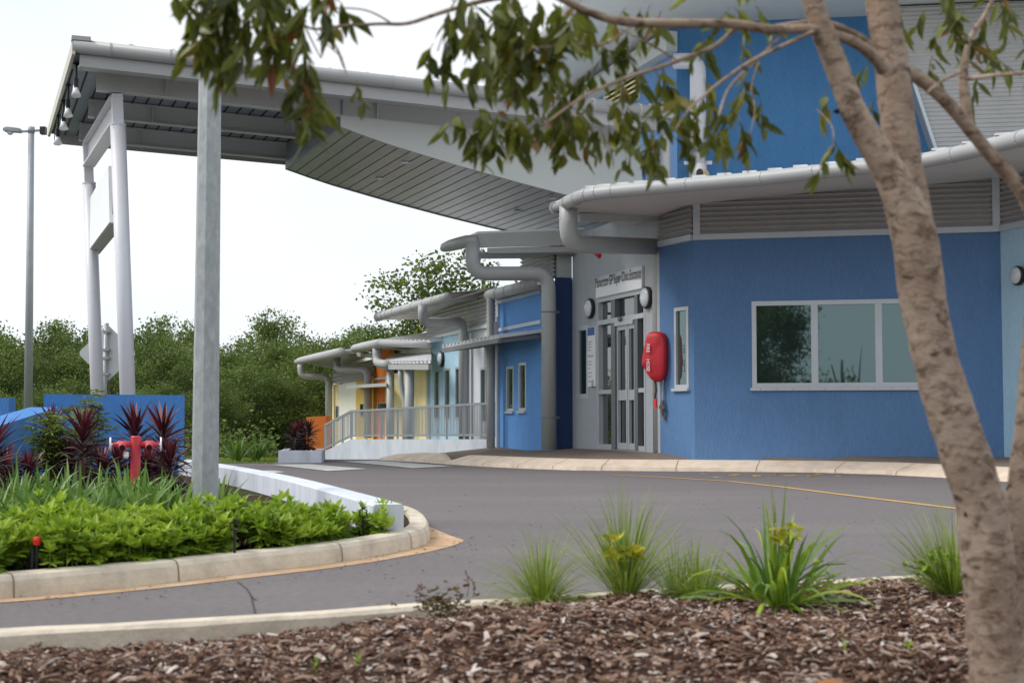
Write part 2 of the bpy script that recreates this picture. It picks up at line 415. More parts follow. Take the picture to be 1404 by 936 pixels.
# ------------------------------------------------------------------ world, light, camera
w = bpy.data.worlds.new('World'); scn.world = w; w.use_nodes = True
nt = w.node_tree; bg = nt.nodes['Background']
sky = nt.nodes.new('ShaderNodeTexSky'); sky.sky_type = 'NISHITA'; sky.sun_disc = False
SUN_EL, SUN_AZ = math.radians(46), math.radians(-98)      # azimuth of the sun measured from +Y towards +X
sky.sun_elevation = SUN_EL; sky.sun_rotation = SUN_AZ
cl = nt.nodes.new('ShaderNodeMix'); cl.data_type = 'RGBA'; cl.inputs[0].default_value = .86
tcw = nt.nodes.new('ShaderNodeTexCoord'); mpw = nt.nodes.new('ShaderNodeMapping'); mpw.inputs['Scale'].default_value = (1, 1, 2.6)
nzw = nt.nodes.new('ShaderNodeTexNoise'); nzw.inputs['Scale'].default_value = 2.2; nzw.inputs['Detail'].default_value = 6
crw = nt.nodes.new('ShaderNodeValToRGB'); crw.color_ramp.elements[0].position = .3; crw.color_ramp.elements[1].position = .7
crw.color_ramp.elements[0].color = (9.6, 10.4, 11.3, 1); crw.color_ramp.elements[1].color = (11.4, 11.7, 11.9, 1)
nt.links.new(tcw.outputs['Generated'], mpw.inputs[0]); nt.links.new(mpw.outputs[0], nzw.inputs[0]); nt.links.new(nzw.outputs['Fac'], crw.inputs[0])
nt.links.new(sky.outputs[0], cl.inputs[6]); nt.links.new(crw.outputs[0], cl.inputs[7]); nt.links.new(cl.outputs[2], bg.inputs[0])
bg.inputs[1].default_value = .078
sl = bpy.data.lights.new('sun', 'SUN'); sl.energy = 1.9; sl.angle = math.radians(24); sl.color = (1, .96, .9)
so = bpy.data.objects.new('sun', sl); COL.objects.link(so)
sd = V((math.sin(SUN_AZ) * math.cos(SUN_EL), math.cos(SUN_AZ) * math.cos(SUN_EL), math.sin(SUN_EL)))
so.rotation_euler = sd.to_track_quat('Z', 'Y').to_euler()
scn.view_settings.view_transform = 'Standard'; scn.view_settings.look = 'None'; scn.view_settings.gamma = 1; scn.view_settings.exposure = .42
cam = bpy.data.cameras.new('camera'); co = bpy.data.objects.new('camera', cam); COL.objects.link(co); scn.camera = co
cam.sensor_width = 36; cam.lens = F / 1404 * 36; cam.clip_end = 3000; cam.clip_start = .05
co.location = (0, 0, EYE); co.rotation_euler = (math.pi / 2 + TH, 0, 0)
cam.dof.use_dof = True; cam.dof.focus_distance = 24; cam.dof.aperture_fstop = 4.5

# ------------------------------------------------------------------ ground, road, paths
def sheet(name, mat, xs, ys, dz, par=None):
    mb = MB()
    for i in range(len(xs) - 1):
        for j in range(len(ys) - 1):
            mb.face([(x, y, G(y) + dz) for x, y in ((xs[i], ys[j]), (xs[i + 1], ys[j]), (xs[i + 1], ys[j + 1]), (xs[i], ys[j + 1]))])
    return struct(mb.build(name, mat))
sheet('ground', M['ground'], [-900, -60, -20, 0, 20, 60, 900], [-400, 0, 30, 37, 60, 120, 1600], -.012)
sheet('road', M['asphalt'], [-30, -10, -4.8, 2, 14], [-3, 10, 27.3], 0.0)
sheet('access_road', M['asphalt'], [-4.6, 0, 1.5], [27.3, 30], 0.0)
# splayed kerb and footpath in front of the building
kb_px = [(519, 630.5), (545, 631.8), (574, 633.4), (581, 633.9), (603, 635.7), (612, 636.3), (645, 638.5), (692, 641), (740, 643), (789, 644.6), (890, 645.6), (995, 646.2), (1115, 647.5), (1200, 650), (1281, 654), (1377, 660), (1480, 667)]
kb = [ong(u, v, 0) for u, v in kb_px]
for i in range(len(kb)): kb[i].z = G(kb[i].y)
def offs(pts, d):
    out = []
    for i, p in enumerate(pts):
        t = (pts[min(i + 1, len(pts) - 1)] - pts[max(i - 1, 0)]); t.z = 0; t.normalize()
        out.append(V((p.x - t.y * d, p.y + t.x * d, p.z)))
    return out
def lift(pts, z): return [V((p.x, p.y, p.z + z)) for p in pts]
kz = [.12, .16, .165, .03, .03, .165, .17, .17, .17, .17, .17, .17, .17, .17, .17, .17, .17]
r1 = lift(offs(kb, .03), 0); r1 = [V((p.x, p.y, p.z + min(.06, z * .4))) for p, z in zip(r1, kz)]
r2 = [V((p.x, p.y, p.z + z)) for p, z in zip(offs(kb, .46), kz)]
r3 = [V((p.x, p.y, p.z + z + .004)) for p, z in zip(offs(kb, .60), kz)]
mb = MB(); mb.ruled([V((p.x, p.y, p.z - .05)) for p in kb], r1); mb.ruled(r1, r2); mb.ruled(r2, r3)
struct(mb.build('building_kerb', M['kerbfar']))
mb = MB()                                                   # joints across the kerb
for k in range(len(kb) - 1):
    for q in (.35,):
        if k < 5: continue
        a, b, c = kb[k].lerp(kb[k + 1], q), r1[k].lerp(r1[k + 1], q), r2[k].lerp(r2[k + 1], q)
        d = (kb[k + 1] - kb[k]).normalized() * .005; u = V((0, 0, .003)); n = V((.0, -.004, .003))
        mb.face([b - d + n, b + d + n, c + d + u, c - d + u]); mb.face([a - d + n * 2, a + d + n * 2, b + d + n, b - d + n])
struct(mb.build('kerb_joints', M['joint']))
fb = [*[tuple(at(519, 629.9, 29.5).lerp(at(681, 612.3, 32.9), k)) for k in (0, .2, .4, .5, .8, 1)], (.3, 31, .17), (.7, 30, .2), (.95, 29.2, .23), (1.24, 29.1, .25), (2.0, 26.8, .265), (2.62, 24.95, .27), (3.1, 23.95, .265), (5.5, 23.45, .26), (7.9, 22.9, .25), (8.3, 21.5, .25), (8.7, 20.3, .25)]
mb = MB(); mb.ruled([p + V((0, 0, -.001)) for p in r3], [V(p) for p in fb]); mb.ruled([V(p) for p in fb], [V((p[0] + .6, p[1] + .35, p[2])) for p in fb])
struct(mb.build('footpath', M['path']))
mb = MB()
for L in ([(326, 797), (338, 806), (345, 817), (347, 828), (350, 840)], [(345, 818), (352, 822)]):
    P_ = [onG(u, v, .003) for u, v in L]; mb.ruled(offs(P_, -.005), offs(P_, .005))
CR = mb
M['crack'] = mk('road_crack', (.06, .052, .05), .95)
struct(CR.build('road_crack', M['crack']))
# painted markings
def mark(px, mat, name='road_marking', dz=.005):
    mb = MB(); n_ = 14
    if len(px) != 4:
        mb.poly([onG(u, v, dz) for u, v in px]); return struct(mb.build(name, mat))
    (a, b, c, d) = [V((u, v, 0)) for u, v in px]
    q = [[onG(*(a.lerp(b, i / n_).lerp(d.lerp(c, i / n_), j / n_))[:2], dz) for j in range(n_ + 1)] for i in range(n_ + 1)]
    for i in range(n_):
        for j in range(n_): mb.face([q[i][j], q[i + 1][j], q[i + 1][j + 1], q[i][j + 1]])
    return struct(mb.build(name, mat))
mark([(372, 636.6), (424, 635.8), (504, 642.3), (450, 645.2)], M['paintw'], dz=.008)
mark([(470, 632), (515, 630.9), (621, 638.7), (566, 641.2)], M['paintw'], dz=.008)
mark([(352, 645), (374, 644.6), (391, 646.4), (366, 648.6)], M['paintw'])
mb = MB()
for (u0, v0), (u1, v1), (u2, v2) in (((840, 650.3), (1001, 659), (1144, 676)), ):
    L = [(840, 650.3), (905, 653.6), (1001, 659.3), (1075, 667.3), (1144, 676.2), (1222, 685.6), (1299, 695), (1404, 708)]
    P_ = [onG(u, v, .005) for u, v in L]; mb.ruled(offs(P_, -.05), offs(P_, .05))
struct(mb.build('yellow_line', M['painty']))
mb = MB()
for u, v, a, b in ((966, 649.5, 8, 1), (1003, 651, 13, 1.4), (1040, 652.2, 11, 1.5), (1064, 650, 9, 1.2), (1085, 651.6, 12, 1.2), (1111, 652, 10, 1.6), (1123, 649.5, 9, .8), (985, 654, 9, .9), (1150, 652, 8, .8)):
    for _ in range(3):
        x, y = u + R.uniform(-a, a) * .5, v + R.uniform(-b, b) * .6; s1, s2 = a * R.uniform(.3, .7), b * R.uniform(.3, .6)
        mb.poly([onG(x - s1, y + s2 * .3, .005), onG(x - s1 * .3, y - s2, .005), onG(x + s1, y - s2 * .4, .005), onG(x + s1 * .4, y + s2, .005)])
struct(mb.build('worn_lettering', M['painty']))

# ------------------------------------------------------------------ clinic: front block with the entrance
D1 = N2(-.3185, 1); D2 = N2(1, .3185)              # facade direction (going away) and its square
C0, P1, P2, P3 = V((2.59, 24.9, 0)), V((3.064, 23.9, 0)), V((7.87, 22.8, 0)), V((8.31, 21.35, 0))
E0 = V((1.24, 29.1, 0))
def sdist(u, v, P, d):
    q = onp(u, v, P, d); return (q.x - P.x) * d.x + (q.y - P.y) * d.y
B = thing('clinic_building', 'blue rendered clinic block with long grey gutter, three-pane window and grey glazed entrance', 'building', (5, 26, 0))
df = (P2 - P1).normalized(); of = V((df.y, -df.x, 0))
TRIM = 3.87
mb = MB()
ws = [sdist(u, 480, P1, df) for u in (1031, 1293)]
wz = onp(1100, 412, P1, df).z, onp(1100, 531, P1, df).z
Pf = wall(mb, P1, P2, 0, TRIM, of, [(ws[0], ws[1], wz[1], wz[0])], rev=.07)
dc = (P1 - C0).normalized(); oc = V((dc.y, -dc.x, 0))
cs = [sdist(u, 480, C0, dc) for u in (925, 944.5)]
cz = onp(934, 421, C0, dc).z, onp(934, 532, C0, dc).z
Pc = wall(mb, C0, P1, 0, TRIM, oc, [(min(cs), max(cs), cz[1], cz[0])], rev=.07)
mb.build('blue_wall', M['blue'], B)
wn = window(B, Pf, ws[0], ws[1], wz[1], wz[0], of, fr=.075, mull=[(sdist(1117, 480, P1, df), .11), (sdist(1205, 480, P1, df), .11)], dep=.0, proud=.012, sill=True)
for k in range(12):
    s = ws[0] + .14 + k * .262
    if s < ws[1]:
        scr = MB(); scr.lathe([(.008, 0), (.008, .012), (.001, .013)], Pf(s, wz[1] - .026, -.06), of, 6); scr.build('screw', M['dgrey'], wn)
window(B, Pc, min(cs), max(cs), cz[1], cz[0], oc, fr=.06, dep=.0, proud=.012, sill=True, name='side_window')
dp = (P3 - P2).normalized(); op = V((dp.y, -dp.x, 0))
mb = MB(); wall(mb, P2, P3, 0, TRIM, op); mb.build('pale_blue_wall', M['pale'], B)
# cladding band and silver trim
mb = MB(); corrugated(mb, P1 + of * .02, P2 + of * .02, TRIM + .09, TRIM + .09, 4.52, 4.78, of); corrugated(mb, C0 + oc * .02, P1 + oc * .02, TRIM + .09, TRIM + .09, 4.45, 4.52, oc)
corrugated(mb, P2 + op * .02, P3 + op * .02, TRIM + .09, TRIM + .09, 4.78, 4.85, op)
cl_ = mb.build('corrugated_band', M['cladding'], B)
mb = MB()
for a, b, o in ((P1, P2, of), (C0, P1, oc), (P2, P3, op)):
    a2, b2 = a + o * .03, b + o * .03
    mb.beam(a2 + Z3 * (TRIM + .04), b2 + Z3 * (TRIM + .04), .07, .095)
mb.build('flashing', M['trim'], B)
for p, o, zt in ((P1, of, 4.5), (P2, of, 4.76)):
    mb = MB(); q = p + o * .035 + df * (.06 if p is P1 else -.06); mb.box(q + Z3 * ((TRIM + .09 + zt) / 2), .12, .05, zt - TRIM - .09, math.atan2(df.y, df.x)); mb.build('corner_flashing', M['trim'], B)
mb = MB()
for k in range(6):                                   # rows of cladding screws
    for j, s in enumerate([.6 + i * .82 for i in range(6)]):
        z = TRIM + .19 + k * .17
        if z < 4.45 + .05 * j:
            mb = MB(); mb.lathe([(.009, 0), (.009, .012), (.001, .013)], Pf(s, z, -.034), of, 6); mb.build('screw', M['dgrey'], cl_)
# grey entrance wall with the glazed doors
dg = (E0 - C0).normalized(); og = V((-dg.y, dg.x, 0)); og = og if og.x < 0 else -og
sg = lambda u: sdist(u, 500, C0, dg)
zg = lambda u, v: onp(u, v, C0, dg).z
DZ0, DZ1 = .275, zg(852, 401)
dl, dr = sg(885), sg(820)
gw0, gw1 = sg(806.5), sg(790.5)
gz0, gz1 = zg(798, 546), zg(798, 447)
mb = MB(); Pg = wall(mb, C0, E0, 0, 4.6, og, [(dl, dr, DZ0, DZ1), (gw0, gw1, gz0, gz1)], rev=.1)
mb.build('grey_entrance_wall', M['greywall'], B)
window(B, Pg, gw0, gw1, gz0, gz1, og, fr=.09, dep=.0, proud=.01, name='entrance_window', glass='glass')
def gbar(mbx, s0, s1, z0, z1, k0, k1):
    mbx.prism([Pg(s0, z0, k0), Pg(s1, z0, k0), Pg(s1, z1, k0), Pg(s0, z1, k0)], -og * (k1 - k0))
TR = zg(852, 437.5); MR = zg(852, 536)
fr = MB()
gbar(fr, dl, dr, DZ1 - .1, DZ1, -.012, .1); gbar(fr, dl, dl + .05, DZ0, DZ1 - .1, -.012, .1); gbar(fr, dr - .05, dr, DZ0, DZ1 - .1, -.012, .1)
gbar(fr, dl + .05, dr - .05, TR - .045, TR + .045, -.018, .09)
m1, m2 = sg(872.5), sg(841)
gbar(fr, dl + .05, m1 - .09, MR - .04, MR + .04, -.004, .09); gbar(fr, m2 + .09, dr - .05, MR - .04, MR + .04, -.004, .09)
gbar(fr, dl + .05, m1 - .09, DZ0, DZ0 + .09, -.004, .09); gbar(fr, m2 + .09, dr - .05, DZ0, DZ0 + .09, -.004, .09)
ef = fr.build('entrance_frame', M['alu'], B)
fm = MB()
for m_, ww in ((m1, .15), (m2, .2)):
    gbar(fm, m_ - ww / 2, m_ + ww / 2, DZ0, TR - .045, -.008, .1); gbar(fm, m_ - ww / 2, m_ + ww / 2, TR + .045, DZ1 - .1, -.008, .1)
fm.build('mullion', M['dalu'], ef)
gl = MB(); gl.face([Pg(dl, DZ0, .085), Pg(dr, DZ0, .085), Pg(dr, DZ1, .085), Pg(dl, DZ1, .085)]); gl.build('pane', M['glass2'], ef)
c0, c1 = m1 + .1, m2 - .12; mid = c0 + (c1 - c0) * .42
for a, b in ((c0, mid - .01), (mid + .01, c1)):
    dm = MB()
    gbar(dm, a, a + .06, DZ0 + .01, TR - .12, .02, .075); gbar(dm, b - .06, b, DZ0 + .01, TR - .12, .02, .075)
    gbar(dm, a + .06, b - .06, DZ0 + .01, DZ0 + .13, .025, .075); gbar(dm, a + .06, b - .06, MR - .17, MR + .02, .025, .075); gbar(dm, a + .06, b - .06, TR - .2, TR - .12, .025, .075)
    dd = dm.build('sliding_door', M['alu'], B)
    hm = MB(); hm.tube([Pg(mid, MR + .1, -.01), Pg(mid, MR + .55, -.01)], .014, 8)
op_ = MB(); gbar(op_, c0, c1, TR - .12, TR - .045, -.03, .07); op_.build('door_operator', M['alu'], B)
sm = MB(); sm.lathe([(.02, -.02), (.05, 0), (.05, .03), (.03, .05)], Pg(mid + .2, TR + .0, -.03), og, 12); sm.build('motion_sensor', M['dgrey'], B)
# gutter line of the front roof, in plan, from its curved tip round to the far end
gpx = [(762, 285), (778.5, 277.2), (791, 271.5), (804, 267), (817, 265), (838.7, 262.6), (891, 258.2), (941, 253.6), (1045, 244.7), (1115, 236.5), (1156, 232.4), (1212, 226.5), (1268, 220.2), (1308.6, 212), (1352, 202), (1399.5, 190), (1440, 179)]
gp = [ong(u, v, 4.35) for u, v in gpx]
mb = MB(); mb.tube(gp, [.07, .1] + [.105] * (len(gp) - 2), 14)
gut = mb.build('gutter', M['paint'], B, smooth=True)
mb = MB()                                                     # straps round the gutter
for i in range(1, len(gp)):
    n_ = max(1, round((gp[i] - gp[i - 1]).length / .95))
    for k in range(n_):
        q = gp[i - 1].lerp(gp[i], k / n_); d = (gp[i] - gp[i - 1]).normalized() * .016
        mb = MB(); mb.tube([q - d, q + d], .112, 14); mb.build('gutter_strap', M['grey'], gut)
inner = []
ci = C0 + Z3 * 4.40
for i, p in enumerate(gp):
    u = gpx[i][0]
    if u < 905: inner.append(ci + D1 * max(0, (905 - u) / 145 * 1.2))
    elif u <= 952: inner.append(C0.lerp(P1, (u - 905) / 47) + Z3 * (4.43 + .06 * (u - 905) / 47))
    elif u <= 1375:
        k = (onp(u, 300, P1, df) - P1).dot(df) / (P2 - P1).length; k = min(1, max(0, k)); inner.append(P1.lerp(P2, k) + Z3 * lerp(4.50, 4.76, k))
    else: inner.append(P2.lerp(P3, (u - 1375) / 85) + Z3 * lerp(4.76, 4.83, (u - 1375) / 85))
g2 = [V((p.x, p.y, 4.27)) + (V((q.x, q.y, 0)) - V((p.x, p.y, 0))).normalized() * .12 for p, q in zip(gp, inner)]
inner2 = [q + (q - g).normalized() * .05 for q, g in zip(inner, g2)]
mb = MB(); mb.ruled(g2, inner2); mb.ruled([V((p.x, p.y, 4.40)) for p in g2], g2); mb.build('eave_soffit', M['eave'], B)
rt0 = [V((p.x, p.y, 4.455)) for p in gp]; rt1 = [p + V((2.0, 6.2, .42)) for p in rt0]
mb = MB(); mb.ruled(rt0, rt1); mb.ruled([p - Z3 * .05 for p in rt0], rt0); mb.ruled([p - Z3 * .05 for p in rt1], [p - Z3 * .05 for p in rt0])
mb.face([rt0[0], rt1[0], rt1[0] - Z3 * .08, rt0[0] - Z3 * .08])
for i in range(4, len(gp)):
    n_ = max(1, round((gp[i] - gp[i - 1]).length / .42))
    for k in range(n_):
        a = rt0[i - 1].lerp(rt0[i], (k + .5) / n_); b = rt1[i - 1].lerp(rt1[i], (k + .5) / n_)
        mb.beam(a + Z3 * .012, b + Z3 * .012, .2, .03)
mb.build('roof', M['roof'], B)
mb = MB(); mb.beam(at(793, 298.5, 23.6), at(909, 298, 24.95), .1, .135); mb.build('outrigger_beam', M['steel'], B)
# back volume of the block
mb = MB(); c = [P2 - of * .22 + dp * -.1, P1 - of * .25 + df * .1, C0 - oc * .25 - dc * .3, E0 - og * .25, E0 + V((8, 2, 0)), P2 + V((3, 7, 0)), P3 + V((2.5, .6, 0)), P3 + V((.25, .1, 0))]
mb.prism([p + Z3 * .02 for p in c], (0, 0, 4.35)); mb.build('core_walls', M['greywall'], B)
# big crooked downpipe at the eave tip, plus its lower leg by the door
dpp = fillet([at(779, 279, 23.0), at(779, 334, 23.1), at(902, 339, 25.15), at(902, 345, 25.15)], .42, 10)
dpp = fillet([at(779, 279, 23.0), at(779, 334.5, 23.1), at(896, 338, 25.0)], .42, 12)
mb = MB(); mb.tube(dpp, [.145 * (1 + (.035 if 3 < i < len(dpp) - 3 and i % 2 else 0)) for i in range(len(dpp))], 16)
q = at(902, 338, 25.1)
mb.tube(fillet([at(890, 338, 24.95), q, V((q.x, q.y, .27))], .18, 6), [.145] * 3 + [.12] * 3 + [.105] * 3, 14)
mb.build('downpipe', M['grey'], B, smooth=True)
mb = MB()
mb.tube([at(779, 298.8, 23.05), at(779, 301.2, 23.05)], .155, 16); mb.build('pipe_collar', M['grey'], B); mb = MB()
q2 = at(812, 335.7, 23.65); q3 = at(815, 335.8, 23.7); mb.tube([q2, q3], .153, 16)
mb.build('pipe_collar', M['grey'], B)

# ------------------------------------------------------------------ tall blue hall behind the front block
T = thing('clinic_hall', 'tall blue hall rising behind the front block under a wide white eave', 'building', (6, 31, 0))
T0 = V(at(928, 150, 29)); T0.z = 0; T1 = at(1290, 150, 28.2); T1.z = 0
T2 = T0 + D1 * 6.2
ot = V(((T1 - T0).normalized().y, -(T1 - T0).normalized().x, 0))
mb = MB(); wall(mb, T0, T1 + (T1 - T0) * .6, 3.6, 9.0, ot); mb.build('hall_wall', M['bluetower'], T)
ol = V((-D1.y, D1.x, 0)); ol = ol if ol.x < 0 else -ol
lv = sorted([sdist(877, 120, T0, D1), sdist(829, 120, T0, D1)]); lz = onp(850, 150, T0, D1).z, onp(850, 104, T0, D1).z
mb = MB(); Pl = wall(mb, T0, T2, 3.6, 9.0, ol, [(lv[0], lv[1], lz[0], lz[1])], rev=.15); mb.build('hall_side_wall', M['bluetower_lit'], T)
mb = MB(); mb.face([Pl(lv[0], lz[0], .15), Pl(lv[1], lz[0], .15), Pl(lv[1], lz[1], .15), Pl(lv[0], lz[1], .15)]); bk = mb.build('louvre', M['dgrey'], T)
mb = MB(); n_ = 7
for k in range(n_):
    z = lerp(lz[0], lz[1], (k + .5) / n_)
    mb.prism([Pl(lv[0], z - .07, -.01), Pl(lv[1], z - .07, -.01), Pl(lv[1], z - .02, -.01), Pl(lv[0], z - .02, -.01)], -ol * .12 + Z3 * .07)
mb.build('louvre_blades', M['cream'], bk)
for s in (lv[0], (lv[0] + lv[1]) / 2, lv[1]):
    mb = MB(); mb.prism([Pl(s - .04, lz[0], -.02), Pl(s + .04, lz[0], -.02), Pl(s + .04, lz[1], -.02), Pl(s - .04, lz[1], -.02)], -ol * .1); mb.build('louvre_stile', M['trim'], bk)
mb = MB(); sz = onp(900, 88, T0, D1).z; mb.prism([Pl(-.05, sz, 0), Pl(6.2, sz, 0), Pl(6.2, sz + .42, 0), Pl(-.05, sz + .42, 0)], ol * .25); mb.build('string_band', M['panel'], T)
mb = MB(); eo = ot * 2.2; a, b = T0 - D1 * 0 + ol * 1.6 + ot * 1.8, T1 + (T1 - T0) * .6 + ot * 2.2
pts = [a + ol * .1, b, b - ot * 6, T2 - ot * 1 + ol * 1.6, T2 + ol * 1.6]
mb.prism([p + Z3 * 8.99 for p in pts], (0, 0, .32)); mb.build('hall_roof', M['panel'], T)
mb = MB(); rr = [p + Z3 * 9.15 for p in (T2 + ol * 1.6, a + ol * .1, b)]; mb.tube(rr, .16, 12); mb.build('hall_gutter', M['paint'], T, smooth=True)
# raked corrugated wall in front of the hall's far side
Q0 = at(1262, 140, 27.6); Q0.z = 0
q_ = [at(1252, 60, 27.9), at(1286, 214, 27.5), at(1470, 214, 27.1), at(1470, 20, 25.5), at(1243, 20, 28.0)]
d3 = N2(q_[2].x - q_[1].x, q_[2].y - q_[1].y); o3 = V((d3.y, -d3.x, 0))
base = V((q_[1].x, q_[1].y, 0)); tb = q_[1].z; 
mb = MB(); k = (q_[1].x - q_[0].x) / max(.1, (q_[0].z - q_[1].z))
z = 4.3; rows = []; i = 0
while z < 8.97:
    sh = -(z - tb) * .30; rows.append((base + d3 * sh + Z3 * z + o3 * (.016 * math.sin(i * math.pi / 2 + .8)), base + d3 * 4.4 + Z3 * z + o3 * (.016 * math.sin(i * math.pi / 2 + .8)))); z += .085 / 4; i += 1
for a, b in zip(rows, rows[1:]): mb.face([a[0], a[1], b[1], b[0]])
mb.build('corrugated_wall', M['cladding'], T)
mb = MB(); mb.beam(rows[0][0] + o3 * .02, rows[-1][0] + o3 * .02, .09, .06); mb.build('edge_flashing', M['trim'], T)
mb = MB(); mb.prism([rows[0][0] - o3 * .05, rows[0][1] - o3 * .05, rows[-1][1] - o3 * .05, rows[-1][0] - o3 * .05], -o3 * 1.2); mb.build('wall_core', M['grey'], T)
# two white pipes on the hall wall
mb = MB(); mb.tube(fillet([at(925, 84, 28.6), at(957, 84, 28.4), at(957, 250, 28.4)], .3, 6), .165, 14); mb.tube([at(957, 226, 28.4), at(957, 250, 28.4)], .178, 14)
pp = mb.build('wall_pipe', M['column'], T, smooth=True)
mb = MB(); c = at(957, 223.5, 28.35); mb.box(c, .56, .05, .07, -.05); mb.build('pipe_bracket', M['trim'], pp)
# white gabled hood and plant screen seen over the canopy
mb = MB(); hp = [at(690, 112, 36), at(706, 112, 36), at(706, 100, 36), at(790, 60, 36), at(850, 62, 36), at(850, 135, 36), at(690, 135, 36)]
mb.prism([at(688, 114, 36), at(745, 82, 36), at(786, 78, 36), at(786, 190, 36), at(688, 190, 36)], (1.2, 5, 0)); mb.build('roof_hood', M['panel'], T)
mb = MB(); mb.tube([at(674, 122, 36.2), at(674, 84, 36.2)], .14, 10); mb.build('hood_gutter', M['paint'], T, smooth=True)
mb = MB(); mb.prism([at(655, 88, 37), at(705, 58, 37), at(770, 26, 37), at(875, 4, 36.5), at(875, 34, 36.5), at(770, 66, 37), at(700, 92, 37)], (1, 4, 0)); mb.build('upper_eave', M['panel'], T)
# roof vent cowl
vv = at(966, 243, 25.9)
vent = thing('roof_vent', 'small round vent pipe poking through the front roof beside the hall wall', 'vent', vv - Z3 * .5)
mb = MB(); mb.tube([vv - Z3 * .5, vv + Z3 * .0], .07, 12); mb.tube(fillet([vv - Z3 * .03, vv + Z3 * .07, vv + V((-.10, -.1, .06))], .06, 5), .09, 14); mb.build('cowl', M['tan'], vent, smooth=True)
mb = MB(); mb.lathe([(.078, 0), (.078, .004)], vv + V((-.101, -.101, .06)), V((-.7, -.7, -.08)), 14); mb.build('cowl_mouth', M['black'], vent)
# ------------------------------------------------------------------ navy and blue wing beyond the entrance
A0 = V((.91, 29.0, 0)); OUT = V((-D1.y, D1.x, 0)); OUT = OUT if OUT.x < 0 else -OUT
def fa(u, v, off=0.0): return onp(u, v, A0 + OUT * off, D1)
def sf(u): return sdist(u, 500, A0, D1)
def ptA(s, z, off=0.0): return A0 + D1 * s + OUT * off + Z3 * z
W = thing('clinic_wing', 'bright blue wing with two slit windows and a navy end wall beside the entrance', 'building', (2, 31, 0))
mb = MB(); wall(mb, E0 + OUT * .003, A0 + OUT * .003, 0, 3.74, V((.3, -1, 0)).normalized(), thick=.1); mb.build('navy_wall', M['navy'], W)
mb = MB(); mb.prism([E0 + Z3 * 3.74 + OUT * .01, A0 + Z3 * 3.74 - D1 * .02, A0 + Z3 * 4.62 - D1 * .02, E0 + Z3 * 4.62 + OUT * .01], D1 * .3); mb.build('upper_panel', M['grey'], W)
# navy return next to the pipe, then the bright blue face
sN = sf(763.5); sB0, sB1 = .9, sf(684)
hol = []
for u0, u1, v0, v1 in ((711.5, 721.5, 497, 563), (694.5, 704.5, 502, 563.5)):
    hol.append((sf(u1), sf(u0), fa((u0 + u1) / 2, v1).z, fa((u0 + u1) / 2, v0).z))
mb = MB(); Pw = wall(mb, A0, A0 + D1 * sB1, -.2, 3.57, OUT, hol, rev=.07); mb.build('blue_wall', M['blue2'], W)
for h in hol: window(W, Pw, *h, OUT, fr=.06, dep=0, proud=.01, sill=True, name='slit_window')
mb = MB(); zt = 2.89; mb.prism([Pw(.95, zt - .04, -.035), Pw(sB1, zt - .04, -.035), Pw(sB1, zt + .04, -.035), Pw(.95, zt + .04, -.035)], -OUT * .03)
mb.prism([Pw(.95, 3.5, -.03), Pw(sB1, 3.5, -.03), Pw(sB1, 3.58, -.03), Pw(.95, 3.58, -.03)], -OUT * .03)
mb.build('silver_trim', M['trim'], W)
mb = MB(); mb.box(Pw(sB1 - .02, 1.7, -.02), .1, .06, 3.6, math.atan2(D1.y, D1.x)); mb.build('corner_pipe', M['trim'], W)
mb = MB(); mb.tube([fa(739, 388, .25), fa(671, 405, .25)], .125, 12); gt = mb.build('gutter', M['paint'], W, smooth=True)
for k in range(6):
    mb = MB(); a, b = fa(739, 388, .25), fa(671, 405, .25); q = a.lerp(b, k / 5); d = (b - a).normalized() * .02; mb.tube([q - d, q + d], .132, 12); mb.build('gutter_strap', M['grey'], gt)
mb = MB(); corrugated(mb, ptA(0, 0, .05), ptA(2.2, 0, .05), 3.75, 3.75, 4.42, 4.38, OUT); mb.build('corrugated_band', M['cladding'], W)
mb = MB(); mb.prism([ptA(0.1, 0, -.3), ptA(sB1, 0, -.3), ptA(sB1, 0, -5), ptA(.1, 0, -5)], Z3 * 3.55); mb.build('core_walls', M['greywall'], W)
mb = MB(); mb.prism([ptA(.1, 3.6, .3), ptA(sB1 + .05, 3.6, .3), ptA(sB1 + .05, 3.95, -5), ptA(.1, 3.95, -5)], Z3 * .06); mb.build('low_roof', M['roof'], W)
# high roof end over the navy wall: barge boards, soffit, curved gutter, big downpipe
b0, b1 = at(655, 329.5, 28.15), at(800, 325, 28.75); dB = N2(b1.x - b0.x, b1.y - b0.y); nB = V((dB.y, -dB.x, 0))
mb = MB(); mb.prism([at(655, 320.3, 28.15), at(655, 339.3, 28.15), at(800, 335.5, 28.75), at(800, 314.6, 28.75)], D1 * .08)
mb.prism([at(669, 340, 28.25), at(669, 347.6, 28.25), at(800, 345, 28.82), at(800, 336, 28.82)], D1 * .05)
mb.build('barge_board', M['grey'], W)
mb = MB(); z1, z2 = at(655, 352, 28.3).z, at(800, 349, 28.9).z
hs = [at(655, 320.8, 28.2), at(800, 315, 28.8)]
mb.prism([at(650, 349, 28.3) , at(800, 347, 28.85), at(800, 347, 28.85) + D1 * .95, at(650, 349, 28.3) + D1 * .85], Z3 * .05)
mb.build('soffit', M['paint'], W)
mb = MB(); mb.prism([hs[0], hs[1], hs[1] + D1 * 1.1, hs[0] + D1 * 1.0], Z3 * .05); mb.build('high_roof', M['roof'], W)
gp2 = [at(655, 330.5, 28.1), at(640, 331, 28.15), at(630, 333.5, 28.5), at(618, 336.5, 28.95), at(610, 339, 29.3), at(607, 341, 29.5)]
mb = MB(); mb.tube(gp2, [.125, .125, .125, .12, .1, .06], 14); g_ = mb.build('high_gutter', M['grey'], W, smooth=True)
dpp = fillet([at(648, 332, 28.05), at(648, 375, 28.05), at(752, 375, 28.5), at(752, 616, 28.5)], .33, 10)
